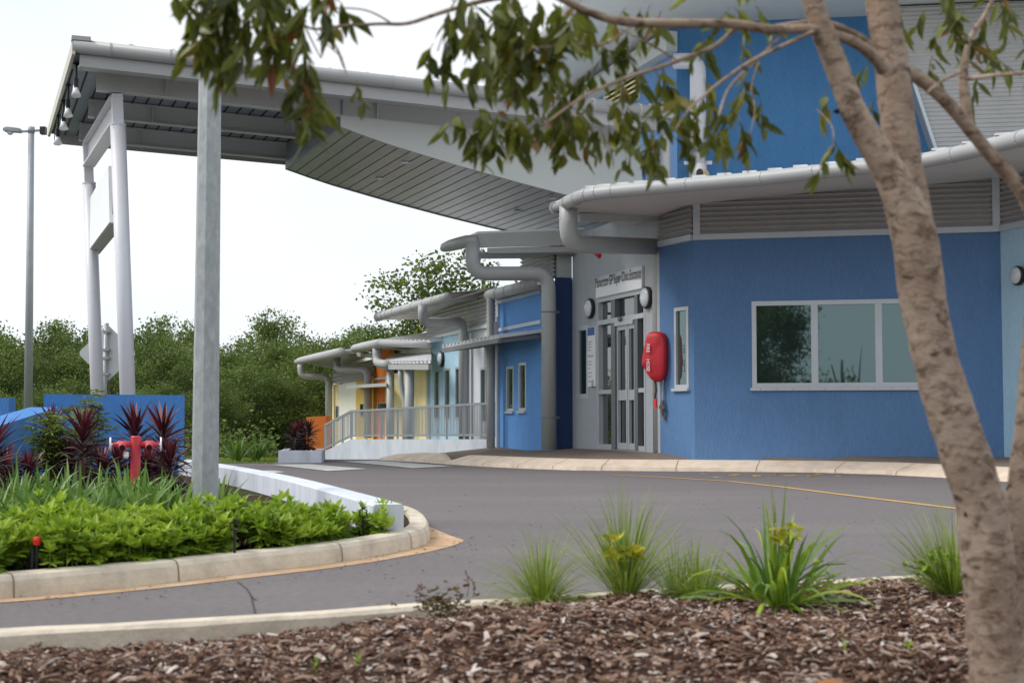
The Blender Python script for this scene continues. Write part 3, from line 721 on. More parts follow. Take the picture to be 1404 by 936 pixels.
mb = MB(); mb.tube(dpp, .143, 16)
dpo = mb.build('downpipe', M['grey'], W, smooth=True)
mb = MB()
for v in (428, 572):
    mb = MB(); mb.tube([at(752, v - 1, 28.5), at(752, v + 1, 28.5)], .152, 14); mb.beam(at(757, v, 28.55), at(766, v, 28.8), .04, .05); mb.build('pipe_bracket', M['dgrey'], dpo)
# pipe at the far end of the blue face and awning
mb = MB(); x0 = fa(673, 408, .3); mb.tube([x0, V((x0.x, x0.y, -.1))], .1, 12); mb.build('end_downpipe', M['grey'], W, smooth=True)
mb = MB(); s0, s1 = .75, sf(684) + 1.3
aw = [ptA(s0, 2.66, .02), ptA(s1, 2.66, .02), ptA(s1, 2.52, 1.0), ptA(s0, 2.52, 1.0)]
mb.prism(aw, Z3 * .03); n_ = 15
for k in range(n_):
    s = lerp(s0, s1, (k + .5) / n_); mb.beam(ptA(s, 2.71, .02), ptA(s, 2.57, 1.02), .14, .05)
awn = mb.build('awning', M['roof'], W)
mb = MB(); mb.beam(ptA(s0, 2.47, .98), ptA(s1, 2.47, .98), .07, .1); mb.beam(ptA(s0, 2.6, .06), ptA(s1, 2.6, .06), .07, .1)
for k in range(5):
    s = lerp(s0 + .1, s1 - .1, k / 4); mb.beam(ptA(s, 2.58, .08), ptA(s, 2.47, .95), .05, .09)
mb.build('awning_frame', M['dgrey'], awn)
po = at(681.5, 612, 32.2); po.z = .1
PO = thing('slim_post', 'slim silver post with a white box near its top at the railing end', 'post', po)
mb = MB(); ztop = at(681.5, 434, 32.2).z; mb.tube([po, V((po.x, po.y, ztop))], .032, 10); mb.build('pole', M['trim'], PO)
mb = MB(); a, b = at(679.5, 474, 32.15), at(679.5, 441, 32.15); mb.box((a + b) / 2, .085, .1, b.z - a.z); mb.build('junction_box', M['paint'], PO)

# ------------------------------------------------------------------ pale blue wing further along
Wp = thing('clinic_wing', 'pale blue and white wing between the bright blue and yellow wings', 'building', (0, 36, 0))
s_w0, s_w1, s_w2 = sB1 + .02, sf(641), sf(586)
h1 = [(sf(672), sf(657.5), fa(665, 549).z - .55, fa(665, 503).z)]
mb = MB(); Pq = wall(mb, ptA(s_w0, 0, -.02), ptA(s_w1, 0, -.02), -.4, 3.0, OUT, [(a - s_w0, b - s_w0, c, d) for a, b, c, d in h1], rev=.07); mb.build('white_wall', M['white_r'], Wp)
a, b, c, d = h1[0]; window(Wp, Pq, a - s_w0, b - s_w0, c, d, OUT, fr=.06, mull=[((a + b) / 2 - s_w0, .07)], dep=0, proud=.01)
h2 = [(sf(u1), sf(u0), fa(u0, 575).z, fa(u0, v0).z) for u0, u1, v0 in ((595.5, 602.5, 507), (610, 617, 505), (624.5, 630.5, 503))]
mb = MB(); Pr = wall(mb, ptA(s_w1, 0), ptA(s_w2, 0), -.4, 3.0, OUT, [(a - s_w1, b - s_w1, c, d) for a, b, c, d in h2], rev=.07); mb.build('pale_blue_wall', M['pale'], Wp)
for a, b, c, d in h2: window(Wp, Pr, a - s_w1, b - s_w1, c, d, OUT, fr=.06, dep=0, proud=.01, name='slit_window')
e_ = N2(D2.x, D2.y)
mb = MB(); mb.prism([ptA(s_w2 + .005, -.4), ptA(s_w2 + .005, 3.0), ptA(s_w2 + .005, 3.0, -6), ptA(s_w2 + .005, -.4, -6)], D1 * .1); mb.build('far_end_wall', M['pale'], Wp)
mb = MB(); mb.prism([ptA(s_w0 + .05, -.4, -.3), ptA(s_w2 - .05, -.4, -.3), ptA(s_w2 - .05, -.4, -6), ptA(s_w0 + .05, -.4, -6)], Z3 * 3.6); mb.build('core_walls', M['greywall'], Wp)
mb = MB(); corrugated(mb, ptA(s_w0, 0, .03), ptA(s_w1, 0, .03), 3.08, 3.08, 3.92, 3.82, OUT, pitch=.1); corrugated(mb, ptA(s_w1, 0, .05), ptA(s_w2, 0, .05), 3.08, 3.08, 3.82, 3.62, OUT, pitch=.1); mb.build('corrugated_band', M['cladding'], Wp)
mb = MB(); mb.prism([ptA(s_w0, 3.0, .02), ptA(s_w2, 3.0, .02), ptA(s_w2, 3.08, .02), ptA(s_w0, 3.08, .02)], OUT * .03); mb.build('silver_trim', M['trim'], Wp)
gE = [at(614, 407.5, 33.9), at(590, 414, 35.2), at(560, 422.5, 37.2), at(535, 429.5, 39.2), at(523, 433, 40.3), at(516.5, 435, 40.8)]
mb = MB(); mb.tube(gE, [.125, .125, .125, .125, .11, .06], 14); g_ = mb.build('gutter', M['paint'], Wp, smooth=True)
for i in range(len(gE) - 1):
    for k in range(2):
        mb = MB(); q = gE[i].lerp(gE[i + 1], k / 2 + .2); d = (gE[i + 1] - gE[i]).normalized() * .02; mb.tube([q - d, q + d], .134, 12); mb.build('gutter_strap', M['grey'], g_)
bE0, bE1 = at(613, 407, 33.95), at(672, 404.5, 34.2)
mb = MB(); mb.prism([at(616, 401.5, 34), at(616, 413.5, 34), at(672, 411, 34.5), at(672, 399.5, 34.5)], D1 * .06); mb.build('barge_board', M['paint'], Wp)
sof = [V((p.x, p.y, p.z - .08)) for p in gE]; ins = [ptA(lerp(s_w0, s_w2 + .6, k / 5), lerp(3.95, 3.62, k / 5), 0) for k in range(6)]
mb = MB(); mb.ruled(sof, ins); mb.ruled([p + Z3 * .12 for p in sof], sof); mb.build('soffit', M['eave'], Wp)
mb = MB(); mb.ruled([V((p.x, p.y, p.z + .12)) for p in gE], [p + Z3 * .22 - OUT * 3 for p in ins]); mb.build('roof', M['roof'], Wp)
dpp = fillet([fa(579.5, 418, 1.55), fa(579.5, 441.5, 1.55), fa(635, 441, .2), fa(635, 604, .2)], .25, 8)
mb = MB(); mb.tube(dpp, .112, 14); mb.build('downpipe', M['paint'], Wp, smooth=True)
mb = MB(); x0 = fa(642.5, 455, .06); mb.tube([x0, V((x0.x, x0.y, -.2))], .025, 8); mb.build('conduit', M['trim'], Wp)

# ------------------------------------------------------------------ yellow and orange wing at the far end
Wy = thing('clinic_wing', 'far yellow, cream and orange wing with crooked downpipes and white porch roof', 'building', (-4, 47, 0))
def fpoly(mb, pts, off, th=.15):
    mb.prism([fa(u, v, off) for u, v in pts], -OUT * th)
def fwall(name, mat, pts, off, th=.15, par=Wy):
    mb = MB(); fpoly(mb, pts, off, th); return mb.build(name, M[mat], par)
fwall('pale_yellow_wall', 'cream', [(590, 640), (590, 500), (528, 515), (528, 640)], 0)
fwall('ivory_upper_wall', 'ivory', [(590, 474), (549, 482), (549, 497), (590, 490)], .05)
fwall('orange_wall', 'orange', [(534, 640), (534, 478), (510, 485), (510, 640)], -.05)
fwall('yellow_wall', 'yellow', [(512, 640), (512, 500), (487, 515), (487, 640)], .02)
fwall('ivory_wall', 'ivory', [(488, 640), (488, 522), (464, 527.5), (464, 640)], .03)
fwall('cream_wall', 'cream', [(466, 640), (466, 525), (455.5, 528), (455.5, 640)], .0)
fwall('orange_trim', 'trim', [(534, 516), (534, 518.5), (510, 521), (510, 519)], .02, .05)
mb = MB(); pA, pB = fa(512, 505, .05), fa(456, 515, .05)
corrugated(mb, pB, pA, fa(456, 527.5).z, fa(512, 519).z, fa(456, 507).z, fa(512, 492).z, OUT, pitch=.14, amp=.03); mb.build('corrugated_band', M['cladding'], Wy)
mb = MB(); mb.prism([fa(590, 640, -.4), fa(456, 640, -.4), fa(456, 640, -7), fa(590, 640, -7)], Z3 * 3.9); mb.build('core_walls', M['ivory'], Wy)
for (u0, v0, u1, v1, r, off) in ((405.5, 496, 468, 482.5, .14, 1.5), (483, 478, 523, 470, .13, 1.0)):
    mb = MB(); a, b = fa(u1, v1, off), fa(u0, v0, off); d = (b - a)
    mb.tube([a, a.lerp(b, .5), a.lerp(b, .9), b], [r, r, r * .9, r * .5], 12); mb.build('gutter', M['paint'], Wy, smooth=True)
mb = MB(); mb.tube([fa(523, 470, 1.0), fa(590, 471.5, .3)], .11, 10); mb.build('gutter', M['paint'], Wy, smooth=True)
def froof(name, mat, q, th=.08):
    mb = MB(); mb.prism(q, Z3 * th); return mb.build(name, M[mat], Wy)
froof('soffit', 'paint', [fa(408, 495, 1.45), fa(468, 483.5, 1.45), fa(512, 487, -.2), fa(456, 505, -.2)])
fwall('barge_board', 'paint', [(467, 481.5), (467, 486), (510, 491), (510, 485)], .75, .05)
froof('roof', 'roof', [fa(406, 494, 1.5), fa(468, 481, 1.5), fa(500, 480, -1.5), fa(450, 490, -1.5)], .05)
froof('upper_soffit', 'paint', [fa(486, 477, 1), fa(523, 471, 1), fa(590, 473, .2), fa(590, 478, -.4), fa(512, 484, -.4)], .05)
mb = MB(); a, b = fa(523, 468.5, 1.0), fa(590, 469.5, .35); c, d = a - OUT * 3 + Z3 * .5, b - OUT * 3 + Z3 * .5
mb.prism([a, b, d, c], Z3 * .05)
for k in range(12): mb.beam(a.lerp(b, (k + .5) / 12) + Z3 * .05, c.lerp(d, (k + .5) / 12) + Z3 * .05, .16, .06)
mb.build('upper_roof', M['roof'], Wy)
# porch roof on columns
a, b = fa(526, 498.5, .9), fa(590, 498, .9); c, d = fa(542, 488, .06), fa(590, 487, .06)
mb = MB(); mb.prism([a, b, d, c], Z3 * .05)
for k in range(13): mb.beam(a.lerp(b, (k + .5) / 13) + Z3 * .05, c.lerp(d, (k + .5) / 13) + Z3 * .05, .14, .05)
mb.build('porch_roof', M['roof'], Wy)
mb = MB(); mb.beam(a - Z3 * .09, b - Z3 * .09, .1, .14); mb.build('porch_gutter', M['grey'], Wy)
for u, r in ((535.5, .11), (561.5, .13)):
    mb = MB(); x = fa(u, 506, .75); mb.tube([V((x.x, x.y, -.4)), x], r, 12); mb.build('porch_column', M['grey'], Wy, smooth=True)
mb = MB(); x = fa(549.5, 502, .85); mb.tube(fillet([x, x - Z3 * .5, x - Z3 * .9 + V((.12, 0, 0)), V((x.x + .12, x.y, -.4))], .2, 5), .075, 10); mb.build('downpipe', M['paint'], Wy, smooth=True)
for pts, off, r in (([(412.5, 497), (412.5, 516), (450.5, 516.5), (450.5, 600)], 1.2, .125), ([(462, 486), (462, 506.5), (504.5, 507), (504.5, 600)], .95, .125), ([(516.5, 474), (516.5, 497), (532, 500)], .95, .125)):
    mb = MB(); P_ = [fa(u, v, off) for u, v in pts]
    if len(P_) == 4: P_[2] = fa(pts[2][0], pts[2][1], .22); P_[3] = fa(pts[3][0], pts[3][1], .22)
    mb.tube(fillet(P_, .28, 8), r, 12); mb.build('crooked_downpipe', M['paint'], Wy, smooth=True)
mb = MB(); mb.prism([fa(475, 532.5, .9), fa(530, 529.5, .9), fa(530, 529.5, .05), fa(490, 531.5, .05)], Z3 * .1); mb.build('flat_awning', M['grey'], Wy)
for u0, u1, v0, v1 in ((459.5, 463.5, 556, 575), (493, 498, 553, 570), (517, 530, 552, 562)):
    mb = MB(); fpoly(mb, [(u0, v1), (u1, v1), (u1, v0), (u0, v0)], .07, .06); w_ = mb.build('window', M['alu'], Wy)
    g = MB(); fpoly(g, [(u0 + .8, v1 - 1), (u1 - .8, v1 - 1), (u1 - .8, v0 + 1), (u0 + .8, v0 + 1)], .085, .03); g.build('pane', M['glass'], w_)
# low orange wall
mb = MB(); oq = [at(420, 617, 47), at(420, 571.5, 47), at(447, 570, 47), at(447, 617, 47)]; oq[0].z = oq[3].z = -.7
mb.prism(oq, V((.1, .4, 0))); tag(mb.build('orange_wall', M['orange']), 'low bright orange wall at the far end of the wings, by the dark red bushes', 'wall')

# ------------------------------------------------------------------ ramp wall, planter and grey railing
rp = lambda u, Y: V(((u - CX) / F * Y, Y, 0))
Wa, Wb, Wc, Wd = at(683, 602, 33.0), at(482, 602, 36.5), at(447, 617, 37.0), at(395, 617, 37.6)
mb = MB()
zb = -.6
def seg(a, b, th=.2):
    d = N2(b.x - a.x, b.y - a.y); n = V((-d.y, d.x, 0)); n = n if n.y > 0 else -n
    mb.prism([V((a.x, a.y, zb)), V((b.x, b.y, zb)), b, a], n * th)
seg(Wa, Wb); seg(Wb, Wc, .196); seg(Wc, Wd, .192)
We = at(381.5, 617.5, 27.6)
tag(mb.build('ramp_wall', M['whitewall']), 'low white ramp wall under the long grey railing', 'wall')
PE = at(441, 617.5, 27.75); mb = MB()
mb.prism([V((We.x, We.y, -.05)), V((PE.x, PE.y, -.05)), PE, We], V((.02, .17, 0)))
for p in (We, PE):
    q = V((-.17 if p is PE else .0, .172, 0)) + p; mb.prism([V((q.x, q.y, -.05)), V((q.x - .2, q.y + 1.9, -.05)), V((q.x - .2, q.y + 1.9, p.z - .004)), V((q.x, q.y, p.z - .004))], V((.168, 0, 0)))
tag(mb.build('planter_wall', M['whitewall']), 'low white planter box holding red cordylines at the outer end of the ramp', 'planter')
mb = MB(); mb.poly([V((We.x + .1, We.y + .1, We.z - .05)), V((PE.x - .1, PE.y + .1, We.z - .05)), V((PE.x - .3, PE.y + 2, We.z - .05)), V((We.x - .1, We.y + 2, We.z - .05))]); struct(mb.build('planter_soil', M['soil']))
RL = thing('ramp_railing', 'long grey steel railing with close vertical bars along the white ramp wall', 'railing', (Wa + Wb) / 2)
tops = [at(685, 552, 33.05), at(482, 563.5, 36.55), at(446, 582.5, 37.05)]
bots = [at(685, 596, 33.05), at(482, 597, 36.55), at(446, 614, 37.05)]
for a, b in ((0, 1), (1, 2)):
    mb = MB(); mb.beam(tops[a], tops[b], .05, .055); mb.build('top_rail', M['lampgrey'], RL)
    mb = MB(); mb.beam(bots[a], bots[b], .04, .05); mb.build('bottom_rail', M['lampgrey'], RL)
    L_ = (tops[b] - tops[a]).length; n_ = int(L_ / .05); mb = MB()
    for k in range(1, n_):
        t = k / n_; mb.beam(bots[a].lerp(bots[b], t), tops[a].lerp(tops[b], t), .03, .02)
    mb.build('balusters', M['handrail'], RL)
    for k in range(9 if a == 0 else 4):
        t = k / (9 if a == 0 else 3)
        if a == 0 and k == 9: continue
        mb = MB(); x, y = bots[a].lerp(bots[b], t), tops[a].lerp(tops[b], t); mb.beam(V((x.x, x.y, x.z - .12)), y, .05, .05); mb.build('railing_post', M['handrail'], RL)

# ------------------------------------------------------------------ entrance canopy
K = thing('entrance_canopy', 'large pale grey entrance canopy on raking round columns with a planked curved soffit', 'canopy', (-4, 27, 0))
K1, K2 = N2(-.385, 1), N2(1, .385)
O = V((2.81, 27, 0)); SL = .028
def kp(s, t, z): return O - K2 * s + K1 * t + Z3 * (z + SL * s)      # s towards the free end
def kpx(u, v, t): return onp(u, v, O + K1 * t, K2)
SE = 10.75
mb = MB(); mb.prism([kp(-.1, 0.05, 6.56), kp(SE, 0.05, 6.56), kp(SE, 7.1, 6.56), kp(-.1, 7.1, 6.56)], Z3 * .06); mb.build('roof_deck', M['plankblue'], K)
mb = MB(); mb.prism([kp(-.1, 0, 6.64), kp(SE - .05, 0, 6.64), kp(SE - .05, 7.15, 6.64), kp(-.1, 7.15, 6.64)], Z3 * .08)
for k in range(16):
    s = .3 + k * .68; mb.tube([kp(s, .06, 6.78), kp(s, 7.15, 6.76)], [.07, .07], 8)
mb.build('roof_sheet', M['roof'], K)
mb = MB()
for k in range(44):
    s = .15 + k * .245; mb.beam(kp(s, 1.12, 6.548), kp(s, 7.0, 6.548), .022, .02)
mb.build('soffit_ribs', M['gap'], K)
gk = [kpx(100, 62.5, 0), kpx(899, 153, 0)]
gk = [V((p.x, p.y, 0)) - K1 * .06 + Z3 * (p.z - .02) for p in gk]
mb = MB(); mb.tube(gk, .115, 14); mb.beam(gk[0] + Z3 * .1 + K1 * .07, gk[1] + Z3 * .1 + K1 * .07, .03, .05); g_ = mb.build('gutter', M['paint'], K, smooth=True)
for k in range(11):
    mb = MB(); q = gk[0].lerp(gk[1], .055 + k / 11); d = K2 * .014; mb.tube([q - d, q + d], .122, 14); mb.build('gutter_strap', M['grey'], g_)
mb = MB(); mb.box(gk[0] + K2 * .12 + Z3 * .115, .3, .2, .07, math.atan2(K2.y, K2.x)); mb.build('gutter_cap', M['paint'], g_)
mb = MB(); mb.box(gk[1] + K2 * .12 + Z3 * .02, .45, .3, .3, math.atan2(K2.y, K2.x)); mb.build('rainwater_head', M['paint'], K)
mb = MB(); q = gk[1] + K2 * .17; mb.tube([q - Z3 * .1, V((q.x, q.y, 4.5))], .1, 12); mb.build('downpipe', M['paint'], K, smooth=True)
mb = MB(); mb.prism([kp(-.1, .0, 6.36), kp(SE - .1, .0, 6.36), kp(SE - .1, 0, 6.66), kp(-.1, 0, 6.66)], K1 * .05); mb.build('fascia', M['paint'], K)
mb = MB(); mb.prism([kp(-.1, .055, 6.37), kp(SE - .1, .055, 6.37), kp(SE - .1, .98, 6.52), kp(-.1, .98, 6.52)], Z3 * .02); mb.build('eave_lining', M['steel'], K)
mb = MB(); mb.prism([kp(SE - .02, -.12, 6.52), kp(SE - .02, 7.15, 6.50), kp(SE - .02, 7.15, 6.72), kp(SE - .02, -.12, 6.76)], -K2 * .05); mb.build('barge_board', M['bargec'], K)
mb = MB(); mb.prism([kp(-.1, 7.08, 6.36), kp(SE - .1, 7.08, 6.36), kp(SE - .1, 7.08, 6.6), kp(-.1, 7.08, 6.6)], K1 * .05); mb.build('rear_fascia', M['paint'], K)
sBox = (kpx(467, 172, .95) - O).dot(-K2)
def ibeam(t, s0, s1, zb, zt, w=.16):
    mb = MB(); f = .025
    mb.prism([kp(s0, t - .008, zb + f), kp(s1, t - .008, zb + f), kp(s1, t - .008, zt - f), kp(s0, t - .008, zt - f)], K1 * .016)
    for z in (zb, zt - f): mb.prism([kp(s0, t - w / 2, z), kp(s1, t - w / 2, z), kp(s1, t + w / 2, z), kp(s0, t + w / 2, z)], Z3 * f)
    for s in (s1 - 1.18, s1 - 5.0):
        if s > s0: mb.prism([kp(s, t - w / 2, zb + f), kp(s + .02, t - w / 2, zb + f), kp(s + .02, t - w / 2, zt - f), kp(s, t - w / 2, zt - f)], K1 * w)
    return mb.build('beam', M['steel'], K)
ibeam(1.0, -.1, SE - .45, 6.2, 6.545); ibeam(3.3, sBox + .02, SE - .5, 6.2, 6.545); ibeam(5.6, sBox + .02, SE - .5, 6.18, 6.545)
# planked box: side panel, curved soffit of boards, end face
near = [kpx(u, v, .95) for u, v in ((467, 172.5), (503, 186), (542, 199.5), (631, 226.5), (715, 250), (782, 267.5), (850, 284))]
far = [kpx(u, v, 5.71) for u, v in ((392, 231), (420, 240.5), (450, 249), (537, 270.5), (624, 286.5), (705, 300.5), (790, 313))]
def bot(s):                           # height of the box underside at s (average of both measured edges, kept level across)
    pn = [((p - O).dot(-K2), p.z) for p in near]
    if s >= pn[0][0]: return pn[0][1]
    for (a, za), (b, zb_) in zip(pn, pn[1:]):
        if b <= s <= a: return lerp(zb_, za, (s - b) / (a - b))
    return pn[-1][1] - (pn[-1][0] - s) * .32
def kq(s, t, z): p = O - K2 * s + K1 * t; p.z = z; return p
mb = MB(); sEnd = -.1
ss = [sBox + (sEnd - sBox) * k / 24 for k in range(25)]
mb.prism([kq(s, .93, bot(s) - .02) for s in ss] + [kq(sEnd, .93, 6.21 + SL * sEnd), kq(sBox, .93, 6.21 + SL * sBox)], K1 * .05); mb.build('side_panel', M['panel'], K)
mb = MB(); mb.prism([kq(s, 5.70, bot(s) - .02) for s in ss] + [kq(sEnd, 5.70, 6.5), kq(sBox, 5.70, 6.6)], K1 * .05); mb.build('rear_panel', M['dgrey'], K)
mb = MB(); mb.prism([kq(sBox, .985, bot(sBox) - .02), kq(sBox, 5.695, bot(sBox) - .02), kq(sBox, 5.695, 6.7), kq(sBox, .985, 6.7)], K2 * .05); mb.build('end_panel', M['plankblue'], K)
mb = MB(); nb = 27
sb = [sBox + (sEnd - sBox) * k / nb for k in range(nb + 1)]
for a, b in zip(sb, sb[1:]):
    a2, b2 = a - .014, b + .014
    mb.prism([kq(a2, .985, bot(a2)), kq(b2, .985, bot(b2)), kq(b2, 5.695, bot(b2)), kq(a2, 5.695, bot(a2))], Z3 * .03)
bs = mb.build('soffit_boards', M['plank'], K)
mb = MB()
for a, b in zip(ss, ss[1:]): mb.face([kq(a, .985, bot(a) + .035), kq(b, .985, bot(b) + .035), kq(b, 5.695, bot(b) + .035), kq(a, 5.695, bot(a) + .035)])
mb.build('backing', M['gap'], bs)
# columns, cross beam
for t, (ut, vt), (ub, vb) in ((1.0, (160.5, 140), (175, 540)), (5.6, (121, 225), (133.5, 540))):
    a, b = kpx(ut, vt, t), kpx(ub, vb, t); d = (b - a).normalized(); g = a + d * ((a.z + .3) / -d.z)
    c_ = a + d * .38
    mb = MB(); mb.tube([c_ + d * .02, g], .132, 20); c0_ = mb.build('column', M['column'], K, smooth=True)
    mb = MB(); mb.beam(a - d * (6.19 + SL * 9.3 - a.z) , c_ + d * .1, .2, .18); mb.tube([c_, c_ + d * .03], .138, 20); mb.build('column_head', M['column'], c0_)
ca, cb = kpx(160.5, 140, 1.0), kpx(121, 225, 5.6)
mb = MB(); zt, zb_ = 6.44, 5.93
for z0, z1, ww in ((zb_, zb_ + .03, .24), (zt - .03, zt, .24), (zb_ + .03, zt - .03, .03)):
    a, b = V((ca.x, ca.y, 0)) + K1 * .09, V((cb.x, cb.y, 0)) - K1 * .09
    mb.prism([a - K2 * ww / 2 + Z3 * z0, a + K2 * ww / 2 + Z3 * z0, b + K2 * ww / 2 + Z3 * z0, b - K2 * ww / 2 + Z3 * z0], Z3 * (z1 - z0))
mb.build('cross_beam', M['column'], K)
# blank white sign fixed between the columns
sp = kpx(165, 280, 1.0); SP = V((sp.x, sp.y, 0)) - K2 * .15
scn_ = [onp(u, v, SP, K1) for u, v in ((115.5, 282), (148.5, 231), (150, 304), (117.5, 349))]
sgn = thing('hanging_sign', 'blank white box sign fixed between the two raking canopy columns', 'sign', (SP.x, SP.y, 4))
zt, zb_ = (scn_[0].z + scn_[1].z) / 2, (scn_[2].z + scn_[3].z) / 2
for i, z in enumerate((zt, zt, zb_, zb_)): scn_[i].z = z
mb = MB(); mb.prism(scn_, K2 * .27); mb.build('sign_box', M['white'], sgn)
mb = MB(); mb.prism([p + K1 * s_ * .04 + Z3 * z_ * .04 + K2 * .02 for p, s_, z_ in zip(scn_, (1, -1, -1, 1), (1, 1, 1, 1))][:0] or [scn_[3] + K2 * .02 - Z3 * .012, scn_[2] + K2 * .02 - Z3 * .012, scn_[2] + K2 * .25 - Z3 * .012, scn_[3] + K2 * .25 - Z3 * .012], Z3 * .01); mb.build('base_plate', M['steel'], sgn)
for z in (zt - .35, zb_ + .3):
    mb = MB(); mb.beam(scn_[1] * 1.0 + K2 * .12 + Z3 * (z - zt), V((sp.x, sp.y, z)), .05, .1); mb.build('bracket', M['steel'], sgn)
mb = MB(); x = scn_[1] - K1 * .28 + K2 * .1; mb.box(V((x.x, x.y, (zt + zb_) / 2)), .06, .1, (zt - zb_) * .72); mb.build('backing_rail', M['dgrey'], sgn)
# small spotlights under the free end
proto = None
lab = ['highest', 'second highest', 'third', 'lowest']
for i, (u, v) in enumerate(((104, 124), (93, 152), (87, 170), (79, 191))):
    t = (.55, 2.2, 3.6, 5.0)[i]; p = kpx(u, v, t); top = 6.55 + SL * 10.3
    h = top - p.z
    s_ = thing('spotlight', ['small black spotlight with a bright reflector in front of the first canopy beam', 'small black spotlight hanging by the second canopy beam at the free end', 'small spotlight tucked between the second and third canopy beams', 'small black spotlight hanging by the rearmost canopy beam'][i], 'spotlight', p, 'spotlights under the canopy end')
    mb = MB(); mb.tube([p + Z3 * .09, p + Z3 * h], .022, 8); mb.box(p + Z3 * .12, .07, .07, .16, .4); mb.beam(p + Z3 * (h - .03), p + Z3 * (h - .001), .09, .09); mb.build('stem', M['black'], s_)
    ax = (V((.12, -.18, -.95))).normalized()
    mb = MB(); mb.lathe([(.025, -.1), (.04, -.08), (.05, .0), (.085, .1), (.08, .1), (.05, .02)], p, ax, 14); hd = mb.build('head', M['white'], s_, smooth=True)
    mb = MB(); mb.lathe([(.082, .102), (.06, .112), (.01, .116)], p, ax, 14); mb.build('reflector', M['bulb'], hd)
for i, (u, v, t) in enumerate(((556, 223, None), (521, 245, None), (758, 272, None), (711, 290, None))):
    # find the point of the curved soffit under this pixel
    best = None
    for k in range(500):
        s = sBox + (sEnd - sBox) * k / 499; z = bot(s) - .006
        q = ong(u, v, z) if abs(ray(u, v).z) > 1e-6 else None
        e = abs((q - O).dot(-K2) - s)
        if best is None or e < best[0]: best = (e, q)
    q = best[1]
    d_ = thing('downlight', ['downlight nearest the pale side panel at the raised end of the planked soffit', 'downlight nearest the rear edge at the raised end of the planked soffit', 'downlight nearest the pale side panel at the low end of the planked soffit', 'downlight nearest the rear edge at the low end of the planked soffit'][i], 'downlight', q, 'downlights in the planked canopy soffit')
    mb = MB(); mb.lathe([(.075, .02), (.10, .0), (.10, -.012), (.075, -.014), (.07, .0)], q, Z3, 18); mb.build('rim', M['trim'], d_, smooth=True)
    mb = MB(); mb.lathe([(.07, .0), (.07, -.008)], q, Z3, 16); mb.build('lens', M['bulb'], d_)
# ------------------------------------------------------------------ things fixed to the walls
def wall_light(p, n, r, label):
    t = thing('wall_light', label, 'wall light', p, 'round black bulkhead wall lights')
    mb = MB(); mb.lathe([(r * .95, 0), (r, .02), (r, .06), (r * .93, .078), (r * .86, .074)], p, n, 24); mb.build('housing', M['black'], t, smooth=False)
    mb = MB(); mb.lathe([(r * .88, .07), (r * .84, .095), (r * .66, .122), (r * .36, .138), (.01, .143)], p, n, 24); mb.build('lens', M['lens'], t, smooth=True)
wall_light(onp(811.5, 423, C0, dg), og, .20, 'round black wall light above the small grey-framed window beyond the glass doors')
wall_light(onp(889.5, 408, C0, dg), og, .20, 'round black wall light above the red hose cover, beside the entrance sign')
wall_light(onp(1398, 378, P2 + op * .02, dp), op, .155, 'round black wall light on the narrow pale blue wall beside the tree trunk')
wall_light(fa(607, 492, 0), OUT, .21, 'round black wall light on the pale blue wing over its slit windows')
# red bell / strobe
p = onp(823, 348.5, C0, dg); t = thing('alarm_strobe', 'tiny red fire alarm strobe high on the grey entrance wall', 'alarm', p)
mb = MB(); mb.lathe([(.075, 0), (.075, .05), (.05, .06)], p, og, 12); mb.build('base', M['red'], t)
mb = MB(); mb.lathe([(.05, .058), (.045, .1), (.01, .11)], p, og, 12); mb.build('dome', M['hred'], t)
# sign over the doors
sz1, sz0 = zg(884, 364), zg(852, 404) + .02
sa, sb_ = sg(820.5), sg(884.5)
sgT = thing('entrance_sign', 'long grey and white clinic entrance sign above the glass doors', 'sign', Pg((sa + sb_) / 2, sz0))
SK = -.05
mb = MB(); mb.prism([Pg(sb_, sz0, SK), Pg(sa, sz0, SK), Pg(sa, sz1, SK), Pg(sb_, sz1, SK)], -og * .045); mb.build('panel', M['signgrey'], sgT)
mb = MB(); zl = zg(818.5, 387); zr = zg(884, 387)
zs_ = min(sz1 - .02, zl)
mb.prism([Pg(sb_ + .02, sz0 + .01, SK - .006), Pg(sa - .01, sz0 + .01, SK - .006), Pg(sa - .01, zs_, SK - .006), Pg(sb_ + .02, sz0 + .16, SK - .006)], -og * .004); mb.build('white_wedge', M['white'], sgT)
xd = -dg                                                       # reading direction: towards the camera
Lw = sa - sb_
to = text_obj('Palmerston GP Super Clinic Entrance', 'lettering', M['ink'], sgT, Pg(sa - .02, lerp(sz0, sz1, .42), SK - .014), xd, Z3, 1.0)
me = to.data; xs = [v.co.dot(xd) for v in me.vertices]; x0_, x1_ = min(xs), max(xs)
o0 = WO[to.name]; org = Pg(sa - .02, lerp(sz0, sz1, .50), SK - .014) - o0
for v in me.vertices:
    r = v.co - org; a = r.dot(xd); h = (v.co.z - (org.z + lerp(sz0, sz1, .42) - lerp(sz0, sz1, .50)))
    v.co = org + xd * ((a - (x0_ - org.dot(xd))) * (Lw - .05) / (x1_ - x0_)) + Z3 * (h * .27) + og * .002
